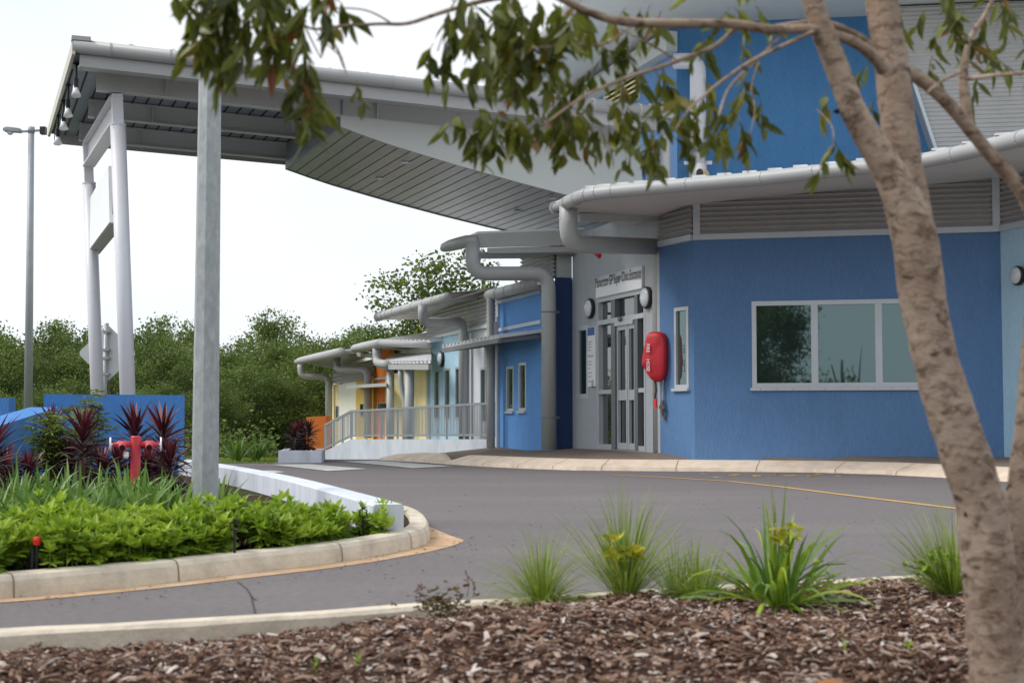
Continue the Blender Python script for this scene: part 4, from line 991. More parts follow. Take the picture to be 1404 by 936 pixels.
# directory board
s0, s1 = sg(817.5), sg(807.5); z0, z1 = zg(812, 530), zg(812, 448)
db = thing('directory_board', 'narrow white directory board with a blue heading between the window and the glass doors', 'sign', Pg((s0 + s1) / 2, z0))
mb = MB(); mb.prism([Pg(s0, z0, -.03), Pg(s1, z0, -.03), Pg(s1, z1, -.03), Pg(s0, z1, -.03)], -og * .028); mb.build('board', M['white'], db)
mb = MB(); mb.prism([Pg(s0 + .01, z1 - .17, -.034), Pg(s1 - .01, z1 - .17, -.034), Pg(s1 - .01, z1 - .01, -.034), Pg(s0 + .01, z1 - .01, -.034)], -og * .003); mb.build('heading', M['signblue'], db)
mb = MB()
for k, (f_, wd) in enumerate(((.25, .7), (.29, .5), (.34, .6), (.39, .45), (.48, .85), (.50, .85), (.58, .5), (.63, .6), (.69, .4), (.77, .6), (.83, .5), (.91, .7))):
    z = lerp(z1, z0, f_); mb.prism([Pg(s1 - .03 - (s1 - s0 - .06) * wd, z - .012, -.034), Pg(s1 - .03, z - .012, -.034), Pg(s1 - .03, z + .012, -.034), Pg(s1 - .03 - (s1 - s0 - .06) * wd, z + .012, -.034)], -og * .003)
mb.build('text_lines', M['signgrey'], db)
p = onp(814, 525.5, C0, dg); p = onp(814.5, 526, C0, dg)
kp_ = thing('door_button', 'small black door button under the directory board', 'button', p)
mb = MB(); mb.prism([Pg(sg(816), p.z - .07, -.03), Pg(sg(813), p.z - .07, -.03), Pg(sg(813), p.z + .07, -.03), Pg(sg(816), p.z + .07, -.03)], -og * .03); mb.build('plate', M['black'], kp_)
mb = MB(); mb.lathe([(.02, 0), (.018, .012)], Pg(sg(814.5), p.z + .01, -.03), og, 10); mb.build('push', M['trim'], kp_)
# hose reel under a red cover
HY = 24.72
hc = at(899, 488, HY)
H = thing('fire_hose_reel', 'fire hose reel under a bright red vinyl cover beside the entrance doors', 'hose reel', hc)
outl = [(889, 456), (894, 454), (908, 454), (913, 459), (916, 470), (916, 500), (913, 517), (905, 524), (897, 524), (890, 516), (884.5, 505), (881, 502), (882, 488), (886, 468)]
hw = N2(1, -.45); hn = V((hw.y, -hw.x, 0))                   # cover faces the camera, a little to its side
front = [onp(u, v, hc + hn * .0, hw) for u, v in outl]
cen = sum(front, V((0, 0, 0))) / len(front)
mb = MB(); k = len(front)
rings = []
for sc_, off in ((.90, -.16), (.985, -.12), (1.0, 0.0), (.985, .06), (.93, .10), (.82, .125), (.5, .14)):
    rings.append([cen + (p - cen) * sc_ + hn * (off + .012 * math.sin(i * 2.1 + off * 30)) for i, p in enumerate(front)])
vs = [p for r in rings for p in r]; fs = []
for i in range(len(rings) - 1):
    for j in range(k):
        j2 = (j + 1) % k; fs.append((i * k + j, i * k + j2, (i + 1) * k + j2, (i + 1) * k + j))
fs.append(tuple(range(k - 1, -1, -1))); fs.append(tuple(range((len(rings) - 1) * k, len(rings) * k)))
mb.idx(vs, fs); cov = mb.build('cover', M['red'], H, smooth=True)
md = cov.modifiers.new('sub', 'SUBSURF'); md.levels = 2; md.render_levels = 2
td = onp(890.5, 518, hc + hn * .15, hw) - onp(888.5, 466, hc + hn * .15, hw)
for wd_, vv_ in (('FIRE', 471), ('HOSE', 492)): text_obj(wd_, 'lettering', M['white'], cov, onp(886.5, vv_, hc + hn * .165, hw), V((0, 0, -1)), hw, .085, 1.0)
mb = MB(); h_ = [at(898, 520, HY - .02), at(899.5, 535, HY - .02), at(898, 546, HY - .02), at(899, 552, HY - .02)]; mb.tube(h_, .017, 8); mb.build('hose', M['black'], H, smooth=True)
mb = MB(); mb.tube([at(899, 546, HY - .03), at(899, 553, HY - .03), at(899, 559, HY - .03)], [.02, .03, .034], 10); mb.beam(at(896, 549, HY - .03), at(901, 549, HY - .03), .02, .02); mb.build('nozzle', M['redcap'], H)
mb = MB(); mb.tube([at(909, 520, HY + .0), at(909, 575, HY + .0)], .018, 8); mb.build('supply_pipe', M['galv'], H)
mb = MB(); mb.tube([at(908.5, 549, HY - .02), at(908.5, 566, HY - .02)], [.03, .042], 10); mb.tube([at(908.5, 566, HY - .02), at(909, 570, HY - .02), at(912, 574, HY - .05)], .022, 8); mb.lathe([(.05, 0), (.05, .02)], at(907.5, 558, HY - .06), hn, 10); mb.build('valve', M['brass'], H)

# ------------------------------------------------------------------ planted island: kerb, apron, soil, white wall
kpx_ = [(-200, 838), (-60, 826), (0, 821.5), (75, 815), (150, 807.5), (230, 799.2), (290, 792), (352, 784), (410, 778), (461, 771.5), (495, 766), (518, 762), (548, 756), (570, 751), (582, 747), (588, 743), (590.5, 737), (588, 728), (580, 719), (566, 711.5), (550, 707.5)]
kl = [ong(u, v, 0) for u, v in kpx_]
def smooth_poly(P, it=2):
    for _ in range(it):
        o = [P[0]]
        for a, b in zip(P, P[1:]): o += [a.lerp(b, .25), a.lerp(b, .75)]
        o.append(P[-1]); P = o
    return P
kl = smooth_poly(kl, 1)
pr = [(0, -.03), (.005, .045), (.012, .085), (.028, .108), (.055, .115), (.15, .116), (.16, .05)]
rows = [[V((p.x, p.y, z)) for p in offs(kl, d)] for d, z in pr]
mb = MB()
for a, b in zip(rows, rows[1:]): mb.ruled(a, b)
struct(mb.build('island_kerb', M['concrete'], smooth=True))
mb = MB()
for u, v in ((237, 798.4), (461, 771.5), (567, 751.8), (20, 820)):
    q = ong(u, v, 0); i = min(range(len(kl)), key=lambda k: (kl[k] - q).length); 
    i = min(max(i, 1), len(kl) - 2); d = (kl[i + 1] - kl[i - 1]).normalized() * .0035; n = V((-d.y, d.x, 0)).normalized()
    for a, b in zip(range(0, 5), range(1, 6)):
        A, B_ = rows[a][i] - n * .004 + Z3 * .003, rows[b][i] - n * .004 + Z3 * .003; mb.face([A - d, A + d, B_ + d, B_ - d])
struct(mb.build('kerb_joints', M['joint']))
ap = smooth_poly([ong(u, v, .003) for u, v in [(-200, 843), (-60, 830), (0, 825.5), (75, 819.5), (150, 812.5), (230, 804.5), (290, 797.5), (352, 790), (410, 783.5), (461, 777), (495, 772), (518, 768.5), (548, 763), (575, 758.5), (600, 753), (620, 748), (637, 741.5), (634, 739), (622, 735), (604, 729), (588, 722.5)]], 1)
n = len(kl); m = len(ap)
kr = [V((p.x, p.y, .003)) for p in offs(kl, .01)]
mb = MB()
A2 = [ap[min(m - 1, round(i * (m - 1) / (n - 1)))] for i in range(n)]; mb.ruled(kr, A2); struct(mb.build('concrete_apron', M['apron']))
wf = [(236, 629), (262, 632.5), (299, 638.5), (336, 645.2), (390, 656.5), (438, 669.8), (483, 682.5), (512, 691.5)]
wfp = smooth_poly([ong(u, v, .29) for u, v in wf], 1)
wbp = offs(wfp, .21)
mb = MB()
endk = [wfp[-1], wfp[-1] + (wfp[-1] - wfp[-2]).normalized() * .0]
f0 = [V((p.x, p.y, .0)) for p in wfp]; b0_ = [V((p.x, p.y, .0)) for p in wbp]
ch = .012
mb.ruled(f0, [p - Z3 * ch for p in wfp]); mb.ruled([p - Z3 * ch for p in wfp], [V((p.x, p.y, p.z)) for p in offs(wfp, ch)]); mb.ruled(offs(wfp, ch), offs(wfp, .21 - ch)); mb.ruled(offs(wfp, .21 - ch), [p - Z3 * ch for p in wbp]); mb.ruled([p - Z3 * ch for p in wbp], b0_)
mb.face([f0[-1], b0_[-1], wbp[-1] - Z3 * ch, offs(wfp, .21 - ch)[-1], offs(wfp, ch)[-1], wfp[-1] - Z3 * ch]); mb.face([f0[0], wfp[0], wbp[0], b0_[0]])
tag(mb.build('garden_wall', M['whitewall']), 'low white painted wall curving along the planted island beside the driveway', 'wall')
soil = [V((p.x, p.y, .09)) for p in rows[5]] + [V((p.x, p.y, .09)) for p in reversed(wfp)] + [V((-4.6, 21.5, .09)), V((-12, 21, .09)), V((-12, 7, .09))]
mb = MB(); mb.poly(soil); struct(mb.build('garden_soil', M['soil']))
# blue walls
M['bluewall'] = stucco('blue_garden_wall', (.07, .225, .54))
a, b = at(60, 540, 19.4), at(252.5, 541.5, 19.9)
mb = MB(); mb.prism([V((a.x, a.y, 0)), V((b.x, b.y, 0)), b, a], V((-.06, .3, 0)))
tag(mb.build('blue_wall', M['bluewall']), 'square bright blue wall behind the red hydrant, below the canopy columns', 'wall')
a, b = at(80, 558, 18.9), at(-90, 612, 12.4)
mb = MB(); d = N2(b.x - a.x, b.y - a.y); nn = V((-d.y, d.x, 0)); nn = nn if nn.x < 0 else -nn
mb.prism([V((b.x, b.y, 0)), V((a.x, a.y, 0)), a, b], nn * .36); tag(mb.build('blue_wall', M['bluewall']), 'bright blue wall with a sloping top running down towards the dark cordylines', 'wall')
a, b = at(-60, 545, 22), at(12.5, 545.5, 22)
mb = MB(); mb.prism([V((a.x, a.y, -.1)), V((b.x, b.y, -.1)), b, a], V((0, .3, 0))); tag(mb.build('blue_wall', M['bluewall']), 'short piece of bright blue wall at the picture edge behind the sloping wall', 'wall')
# ------------------------------------------------------------------ poles and road sign
pb, pt = ong(281, 716, .09), None
pb = at(280.5, 703, 11.6); pb.z = .09
PT = at(288.5, 60, 11.6)
dpl = (PT - pb).normalized()
LP = thing('light_pole', 'thick octagonal galvanised steel pole standing in the planted island', 'pole', pb)
mb = MB(); top = pb + dpl * 6.5; mb.tube([pb - Z3 * .05, top], [.112, .078], 8); mb.build('shaft', M['galv'], LP)
mb = MB(); h0 = pb + V((-.075, -.082, .02)); mb.prism([h0, h0 + V((.055, -.012, 0)), h0 + V((.062, -.010, .42)), h0 + V((.012, .0, .42))], V((.0, .02, 0))); mb.build('access_door', M['lampgrey'], LP)
mb = MB(); mb.tube([top - Z3 * .3, top + V((.3, 0, .1)), top + V((1.4, 0, .2))], [.04, .035, .03], 8); mb.build('arm', M['galv'], LP)
mb = MB(); mb.prism([top + V((1.3, -.14, .17)), top + V((2.0, -.1, .2)), top + V((2.0, .1, .2)), top + V((1.3, .14, .17))], Z3 * .1); mb.build('lamp_head', M['lampgrey'], LP)
lb, lt = at(38, 620, 42), at(43, 178, 42)
lb.z = -.42
SL_ = thing('street_lamp', 'tall thin grey street lamp with two arms beyond the blue walls', 'street lamp', lb)
mb = MB(); mb.tube([lb, lt], [.135, .085], 10); mb.tube([lt - Z3 * .1, lt + Z3 * .08], .1, 10); mb.build('pole', M['lampgrey'], SL_, smooth=True)
mb = MB(); mb.beam(lt + V((-.35, 0, -.06)), lt + V((.3, 0, -.02)), .05, .06); mb.build('arm', M['lampgrey'], SL_)
mb = MB(); c = lt + V((-.55, 0, -.03)); mb.prism([c + V((-.25, -.14, -.02)), c + V((.22, -.1, -.05)), c + V((.22, -.1, .06)), c + V((-.15, -.12, .1)), c + V((-.25, -.14, .06))], V((0, .26, 0))); lh = mb.build('lamp_head', M['lampgrey'], SL_)
mb = MB(); mb.lathe([(.10, 0), (.09, -.05), (.05, -.09)], c + V((-.08, 0, -.03)), Z3, 12); mb.build('lens', M['lens'], lh, smooth=True)
mb = MB(); c = lt + V((.36, 0, -.03)); mb.box(c, .16, .2, .22); mb.build('second_head', M['black'], SL_)
sb0 = at(141, 600, 34); sb0.z = -.3; st = at(146, 444, 34)
DS = thing('road_sign', 'back of a grey diamond road sign on a steel post between the canopy columns', 'road sign', sb0)
mb = MB(); mb.tube([sb0, st + V((0, 0, .02))], .058, 10); mb.build('post', M['galv'], DS, smooth=True)
c = at(146, 484, 34); r_ = .69; mb = MB(); q = []
yaw = .12; xd_ = V((math.cos(yaw), math.sin(yaw), 0))
for (x, z) in ((0, 1), (1, 0), (0, -1), (-1, 0)):
    for k in (-1, 1):
        x2, z2 = (x * .93 + (k * .07 if x == 0 else 0) * (1 if z > 0 else -1), z * .93 + (k * .07 if z == 0 else 0) * (-1 if x > 0 else 1)); q.append(c + xd_ * x2 * r_ + Z3 * z2 * r_ + V((0, .075, 0)))
mb.prism(q, V((0, .012, 0))); mb.build('plate', M['column'], DS)
for dz in (.52, .08, -.12, -.5):
    mb = MB(); mb.beam(c + V((-.08, -.0, dz)) , c + V((.08, .0, dz)), .15, .05); mb.build('clamp', M['galv'], DS)
# ------------------------------------------------------------------ hydrant
hb = at(185, 690, 14.3); hb.z = .06; ht = at(185, 597.5, 14.3)
HY_ = thing('fire_hydrant', 'red twin-outlet fire hydrant pillar with white handwheels standing among the cordylines', 'hydrant', hb)
mb = MB(); mb.tube([hb, V((hb.x, hb.y, ht.z - .008)), V((hb.x, hb.y, ht.z))], [.05, .05, .044], 18); mb.build('pillar', M['hred'], HY_, smooth=False)
zc = at(185, 609, 14.3).z
for sgn_, lbl in ((-1, 0), (1, 0)):
    mb = MB(); x = lambda d: hb + V((sgn_ * d, 0, zc - hb.z))
    mb.tube([x(.04), x(.09), x(.10), x(.17), x(.18), x(.225)], [.030, .030, .040, .038, .026, .02], 12)
    o = x(.13); mb.tube([o + V((0, -.0, -.005)), o + V((0, -.06, -.015)), o + V((0, -.062, -.015)), o + V((0, -.12, -.03))], [.032, .032, .040, .040], 14)
    arm = mb.build('outlet_valve', M['hred'], HY_, smooth=True)
    mb = MB(); e = o + V((0, -.1205, -.0301)); mb.lathe([(.029, 0), (.029, .003)], e, V((0, -1, -.25)), 12); mb.build('outlet_mouth', M['black'], arm)
    mb = MB(); w0 = x(.225); mb.tube([w0, x(.25)], .012, 8)
    ring = [w0 + V((sgn_ * .02, math.cos(a) * .066, math.sin(a) * .066)) for a in [i * math.pi / 9 for i in range(19)]]; mb.tube(ring, .009, 6, cap=False)
    for a in (0, math.pi / 3, 2 * math.pi / 3): mb.tube([w0 + V((sgn_ * .02, math.cos(a) * .066, math.sin(a) * .066)), w0 + V((sgn_ * .02, -math.cos(a) * .066, -math.sin(a) * .066))], .007, 6)
    mb.build('handwheel', M['white'], arm)
mb = MB(); HY_.rotation_euler = (0, 0, .258); e = hb + V((-.09, -.05, zc - hb.z - .07)); mb.lathe([(.022, .0), (.026, -.05), (.012, -.07)], e, Z3, 10); mb.build('tag', M['white'], HY_)
# ------------------------------------------------------------------ sprinklers
def sprinkler(u, v_top, Y, cap, label):
    tp = at(u, v_top, Y); b_ = V((tp.x, tp.y, .09)); t = thing('sprinkler', label, 'sprinkler', b_)
    mb = MB(); mb.tube([b_ - Z3 * .02, tp - Z3 * .02], .008, 8); 
    if cap: mb.tube([b_ + V((-.025, .0, 0)), V((tp.x - .022, tp.y, tp.z - .05))], .013, 8)
    mb.build('riser', M['black'], t)
    if cap:
        mb = MB(); mb.lathe([(.010, -.03), (.017, -.028), (.019, 0), (.014, .012), (.004, .014)], tp, Z3, 12); mb.build('cap', M['redcap'], t)
    else:
        mb = MB(); mb.tube([tp - Z3 * .02, tp - Z3 * .012], .02, 8)
        for s in (-1, 1): mb.tube([tp + V((0, 0, -.02)), tp + V((s * .024, 0, -.01)), tp + V((s * .024, 0, .025)), tp + V((0, 0, .035))], .005, 6)
        mb.tube([tp + V((0, 0, .033)), tp + V((0, 0, .045))], .012, 8); mb.build('head', M['black'], t)
sprinkler(50.5, 739, 7.32, True, 'black sprinkler riser with a bright red cap, in the lime ground cover by the kerb')
sprinkler(498, 704, 9.55, False, 'black bridge-headed sprinkler against the end of the white wall')
sprinkler(322, 722, 8.1, False, 'small black sprinkler half hidden in the lime leaves in front of the steel pole')
# ------------------------------------------------------------------ cordylines
def cordyline(h, nl, seed, spread=1.0):
    R.seed(seed); t = local(thing('cordyline', '', 'cordyline')); 
    mb = MB(); st = [V((0, 0, 0)), V((.02, .01, h * .5)), V((.0, .02, h * .86))]; mb.tube(st, [.022, .018, .012], 7); mb.build('stem', M['twig'], t)
    mb = MB()
    for i in range(nl):
        k = i / nl; z = h * (.16 + .72 * k); a = i * 2.4 + R.uniform(-.3, .3); el = lerp(-.35, 1.3, k ** 1.25) + R.uniform(-.3, .25)
        d = V((math.cos(a) * math.cos(el), math.sin(a) * math.cos(el), math.sin(el)))
        L = (R.uniform(.22, .36) if k < .93 else .26) * spread
        mb.blade((0.0, .01, z), d, L, R.uniform(.026, .042), lerp(6.5, .8, k) , min(1, max(0, lerp(.15, .85, k ** 2) + R.uniform(-.2, .2))), 5)
    mb.build('leaves', M['cord'], t); return t
cp = [cordyline(.80, 120, 11), cordyline(.62, 110, 12), cordyline(.36, 100, 13, 1.05)]
cspots = [  # proto, u, Y, scale, rz, label
    (0, 115, 14.6, 1.02, .3, 'tall wine-red cordyline with an upright bright tip, beside the airy green shrub'),
    (1, 188, 16.6, 1.3, 1.0, 'cordyline whose red spear tip rises directly behind the hydrant'),
    (1, 226, 16.2, 1.28, 2.2, 'cordyline with spiky dark tips between the hydrant and the end of the square blue wall'),
    (1, -8, 12.6, 1.08, .7, 'cordyline cut by the picture edge in front of the sloping blue wall'),
    (0, 74, 17.2, 1.06, 2.9, 'cordyline peeping over the rounded green shrub against the blue walls'),
    (2, 40, 14.6, .85, .2, 'low dark cordyline at the foot of the sloping blue wall'),
    (2, 142, 14.9, .95, 1.2, 'low bushy dark cordyline between the tallest cordyline and the hydrant'),
    (2, 165, 15.6, 1.0, 2.0, 'low dark cordyline immediately beside the hydrant pillar on the shrub side'),
    (2, 205, 15.2, .95, .6, 'low dark cordyline immediately beside the hydrant pillar on the pole side'),
    (2, 236, 15.0, 1.1, 2.6, 'low dark cordyline at the far end of the white curved wall'),
    (2, 100, 15.4, 1.1, 1.9, 'low dark cordyline under the stem of the tallest cordyline'),
    (2, 12, 13.2, 1.0, 1.5, 'low dark cordyline nearest the picture edge beside the sloping wall')]
used = set()
for k, u, Y, sc_, rz, lb_ in cspots:
    loc = V(((u - CX) / F * Y, Y, .08))
    if k not in used: o = cp[k]; used.add(k); o.location = loc; o.rotation_euler = (0, 0, rz); o.scale = (sc_,) * 3
    else: o = copy_thing(cp[k], loc, rz, sc_)
    o['label'] = lb_; o['category'] = 'cordyline'; o['group'] = 'red cordylines in the planted island'
# ------------------------------------------------------------------ green shrubs
def shrub(name, label, p, h, r, n, mat, L=.07, W_=.028, seed=1, stems=6, grp=None, airy=.3):
    R.seed(seed); t = thing(name, label, 'shrub', p, grp)
    ms, ml = MB(), MB()
    tips = []
    for i in range(stems):
        a = i * 2.4; q = p + V((math.cos(a) * r * R.uniform(.3, .9), math.sin(a) * r * R.uniform(.3, .9), h * R.uniform(.6, 1.0)))
        m_ = p.lerp(q, .5) + V((R.uniform(-.05, .05), R.uniform(-.05, .05), .05)); ms.tube([p, m_, q], [.012, .008, .004], 5); tips += [q, m_, q.lerp(m_, .5)]
    for i in range(n):
        c = R.choice(tips) + V((R.gauss(0, r * airy), R.gauss(0, r * airy), R.gauss(0, h * .13)))
        nl = R.randint(5, 7); a0 = R.uniform(0, 6.3); t_ = R.random()
        for k in range(nl):
            a = a0 + k * 6.283 / nl; d = V((math.cos(a), math.sin(a), R.uniform(-.45, .2)))
            ml.leaf(c, d, L * R.uniform(.7, 1.2), W_, min(1, max(0, t_ * .8 + R.uniform(-.1, .2))), nrm=Z3)
    ms.build('stems', M['twig'], t); ml.build('foliage', M[mat], t); return t
pos = lambda u, Y, z=.08: V(((u - CX) / F * Y, Y, z))
shrub('shrub', 'airy green shrub rising against the square blue wall', pos(122, 16.4), 1.05, .34, 120, 'shrub', L=.11, W_=.034, seed=3, stems=7)
shrub('shrub', 'rounded yellow-green shrub in front of the sloping blue wall', pos(72, 15.4), .74, .26, 190, 'shrub', L=.10, W_=.034, seed=4, stems=9)
shrub('shrub', 'small dim green shrub behind the tallest cordyline', pos(92, 15.9), .55, .28, 120, 'shrub', seed=5)
# ------------------------------------------------------------------ strap leaf clumps
def clump(seed, nb, L, wd, mat, droop=3.0, name='strap_lily', el0=.65):
    R.seed(seed); t = local(thing(name, '', 'plant')); mb = MB()
    for i in range(nb):
        a = R.uniform(0, 6.283); el = R.uniform(el0, 1.5); d = V((math.cos(a) * math.cos(el), math.sin(a) * math.cos(el), math.sin(el)))
        mb.blade((math.cos(a) * R.uniform(0, .06), math.sin(a) * R.uniform(0, .06), 0), d, L * R.uniform(.6, 1.1), wd * R.uniform(.7, 1.2), droop * R.uniform(.2, 1.2), R.random(), 6)
    mb.build('leaves', M[mat], t); return t
sp_ = [clump(21, 54, .48, .038, 'strap'), clump(22, 48, .44, .036, 'strap', 3.6)]
cl_spots = [(-14, 8.8), (14, 9.4), (38, 8.7), (62, 10.4), (74, 9.0), (98, 10.6), (112, 9.2), (136, 11.0), (150, 9.7), (178, 11.4), (190, 10.0), (212, 11.6), (226, 10.3), (250, 11.2), (28, 11.0), (302, 12.3)]
names_ = ['at the picture edge', 'below the low cordylines at the picture edge', 'behind the red-capped sprinkler', 'under the rounded shrub', 'just beyond the red-capped sprinkler on its pole side', 'below the dim green shrub', 'in front of the tallest cordyline', 'at the foot of the tallest cordyline on the hydrant side', 'between the tallest cordyline and the hydrant', 'hard against the near foot of the hydrant', 'in front of the hydrant', 'just past the hydrant on the pole side', 'between hydrant and steel pole', 'at the foot of the steel pole', 'at the foot of the sloping blue wall', 'behind the steel pole against the white wall']
for i, (u, Y) in enumerate(cl_spots):
    src = sp_[i % 2]; loc = pos(u, Y); R.seed(50 + i)
    if i < 2: o = src; o.location = loc
    else: o = copy_thing(src, loc, R.uniform(0, 6), R.uniform(.85, 1.12))
    o['label'] = 'strap-leaved green lily clump ' + names_[i]; o['category'] = 'plant'; o['group'] = 'strap-leaved clumps in the planted island'
# ------------------------------------------------------------------ lime ground cover
R.seed(77); mb = MB(); cnt = 0
inn = rows[5]
def island_front(x):       # nearest planted y for this x
    best = 99
    for a, b in zip(inn, inn[1:]):
        lo, hi = min(a.x, b.x), max(a.x, b.x)
        if lo <= x <= hi and hi > lo: best = min(best, lerp(a.y, b.y, (x - a.x) / (b.x - a.x)))
    return best
def wall_y(x):
    best = 99
    for a, b in zip(wfp, wfp[1:]):
        lo, hi = min(a.x, b.x), max(a.x, b.x)
        if lo <= x <= hi and hi > lo: best = min(best, lerp(a.y, b.y, (x - a.x) / (b.x - a.x)))
    return best
tries = 0
while cnt < 1500 and tries < 30000:
    tries += 1
    x = R.uniform(-4.6, -.85); y0 = island_front(x)
    if y0 > 50: continue
    depth = lerp(1.0, 1.35, min(1, max(0, (x + 3.2) / 1.2)))
    if x > -1.9: depth = .9
    y = y0 - .01 + R.random() ** 1.2 * depth
    if y > wall_y(x) - .05: continue
    if any(abs(x - (su - CX) / F * sy) < .10 and y < sy + .06 for su, sy in ((50.5, 7.32), (498, 9.55), (322, 8.1))): continue
    lf = noise.noise(V((x * 1.6, y * 1.6, 9)))
    if lf < -.34: continue
    edge = min(1, (y - y0) / .5)
    tall = .5 + .5 * noise.noise(V((x * 2.1, y * 2.1, 3)))
    h = (.05 + .23 * tall + R.uniform(-.03, .05)) * (.62 + .38 * edge) * (.98 if x > -2.9 else .74)
    if x > -1.35: h *= .6
    c = V((x, y, .09 + h)); t0 = min(1, max(0, R.random() * .75 + lf * .5 + .12)); bs_ = R.uniform(.75, 1.35)
    if R.random() < .11: h += .08; c.z += .075
    if R.random() < .15: t0 = min(1, t0 + .35)
    for lay in range(2):
        nl = R.randint(5, 7); a0 = R.uniform(0, 6.3)
        for k in range(nl):
            a = a0 + k * 6.283 / nl; el = R.uniform(.1, 1.15) if lay == 0 else R.uniform(-.4, .2)
            d = V((math.cos(a) * math.cos(el), math.sin(a) * math.cos(el), math.sin(el)))
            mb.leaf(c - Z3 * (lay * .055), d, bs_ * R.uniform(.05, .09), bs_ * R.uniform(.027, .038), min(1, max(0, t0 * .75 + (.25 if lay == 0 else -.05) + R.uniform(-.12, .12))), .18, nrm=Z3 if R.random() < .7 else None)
    if R.random() < .5: mb.tube([V((x, y, .09)), c], .004, 4, cap=False, t=.0)
    cnt += 1
tag(mb.build('ground_cover', M['lime']), 'mass of lime green leafy ground cover filling the island along its kerb', 'ground cover', kind='stuff')
# ------------------------------------------------------------------ mulch bed with its kerb
R.seed(5)
mkp = smooth_poly([ong(u, v, .12) for u, v in [(-260, 874), (-100, 866), (0, 860), (200, 850), (400, 838), (540, 828), (660, 820), (800, 812), (950, 803), (1100, 795), (1255, 787), (1404, 779), (1560, 770), (1800, 758)]], 1)
mb = MB()
prf = [(0, -.03), (.0, .105), (-.015, .12), (-.10, .12), (-.115, .105), (-.12, -.03)]
rw = [[V((p.x, p.y, z + .006 * noise.noise(V((p.x * 3, p.y * 3, z * 30))))) for p in offs(mkp, d)] for d, z in prf]
for a, b in zip(rw, rw[1:]): mb.ruled(a, b)
struct(mb.build('mulch_kerb', M['concrete'], smooth=False))
def kerb_y(x):
    P = rw[4]
    for a, b in zip(P, P[1:]):
        if min(a.x, b.x) <= x <= max(a.x, b.x): return lerp(a.y, b.y, (x - a.x) / (b.x - a.x))
    return P[0].y if x < P[0].x else P[-1].y
def sm(a, b, x): t = min(1, max(0, (x - a) / (b - a))); return t * t * (3 - 2 * t)
def mz(x, y):
    k = kerb_y(x) - y
    h = .055 + .055 * sm(-.75, .1, x) + .03 * sm(.0, .6, k)
    h -= .05 * sm(0, .7, 4.6 - y)
    h += .03 * noise.noise(V((x * 1.3, y * 1.3, 1))) + .022 * noise.noise(V((x * 5, y * 5, 2))) + .012 * noise.noise(V((x * 14, y * 14, 2)))
    return h
mb = MB(); nx, ny = 220, 110; vs = []; fs = []
for i in range(nx + 1):
    x = -3.2 + 7.6 * i / nx; y1 = kerb_y(x) + .01
    for j in range(ny + 1):
        y = 1.2 + (y1 - 1.2) * j / ny; vs.append((x, y, mz(x, y)))
for i in range(nx):
    for j in range(ny): a = i * (ny + 1) + j; fs.append((a, a + ny + 1, a + ny + 2, a + 1))
mb.idx(vs, fs); struct(mb.build('mulch_bed', M['mulch'], smooth=True))
mb = MB(); n_ = 0
while n_ < 46000:
    y = R.uniform(3.7, 7.2); x = R.uniform(-.47, .72) * y
    if x < -3 or x > 4.3 or y > kerb_y(x) - R.uniform(-.05, .04): continue
    big = R.random()
    L = R.uniform(.009, .028) if big < .8 else R.uniform(.025, .065)
    Wd = L * R.uniform(.18, .5); Wd = min(Wd, .02)
    a = R.uniform(0, 6.283); ti = R.gauss(0, .28); d = V((math.cos(a) * math.cos(ti), math.sin(a) * math.cos(ti), math.sin(ti)))
    s_ = d.cross(V((R.gauss(0, .35), R.gauss(0, .35), 1))).normalized() * Wd * .5; up = s_.cross(d).normalized()
    c = V((x, y, mz(x, y) + R.uniform(.001, .016))); bd = up * L * R.uniform(-.06, .14)
    t = R.random() ** 1.4
    if R.random() < .06: t = 1.0
    th = up * -.003
    p = [c - d * L * .5 - s_ * R.uniform(.4, 1), c - d * L * .5 + s_ * R.uniform(.4, 1), c + s_ + bd, c - s_ + bd, c + d * L * .5 - s_ * R.uniform(.2, 1), c + d * L * .5 + s_ * R.uniform(.2, 1)]
    mb.idx(p + [q + th for q in p], [(0, 1, 2, 3), (3, 2, 5, 4), (6, 9, 8, 7), (9, 10, 11, 8), (0, 6, 7, 1), (4, 5, 11, 10), (0, 3, 9, 6), (3, 4, 10, 9), (1, 7, 8, 2), (2, 8, 11, 5)], t)
    n_ += 1
for k in range(70):                                   # thin twigs
    y = R.uniform(3.9, 6.6); x = R.uniform(-.42, .42) * y
    if y > kerb_y(x) - .1: continue
    a = R.uniform(0, 6.28); L = R.uniform(.08, .3); P_ = []
    for j in range(5):
        x += math.cos(a) * L / 5; y += math.sin(a) * L / 5; a += R.gauss(0, .25); P_.append(V((x, y, mz(x, y) + .014 + .006 * (j % 2))))
    mb.tube(P_, [.0045, .004, .0035, .003, .002], 5, t=R.uniform(.5, .95))
tag(mb.build('bark_mulch', M['chips']), 'brown and grey bark chips and twigs covering the mulch bed', 'mulch', kind='stuff')
rk = at(1141, 936, 4.02); rk.z = mz(rk.x, rk.y) + .01
mb = MB(); vs = []; fs = []; n1, n2 = 8, 14
for i in range(n1 + 1):
    for j in range(n2):
        a, b = math.pi * i / n1, 2 * math.pi * j / n2; q = V((math.sin(a) * math.cos(b), math.sin(a) * math.sin(b), math.cos(a)))
        q *= 1 + .28 * noise.noise(q * 1.7 + V((3, 1, 2))) + .1 * noise.noise(q * 5)
        vs.append(rk + V((q.x * .062, q.y * .05, q.z * .036)))
for i in range(n1):
    for j in range(n2): fs.append((i * n2 + j, i * n2 + (j + 1) % n2, (i + 1) * n2 + (j + 1) % n2, (i + 1) * n2 + j))
mb.idx(vs, fs); tag(mb.build('rock', M['rock'], origin=rk, smooth=True), 'rusty orange stone lying in the bark mulch near the tree', 'rock')
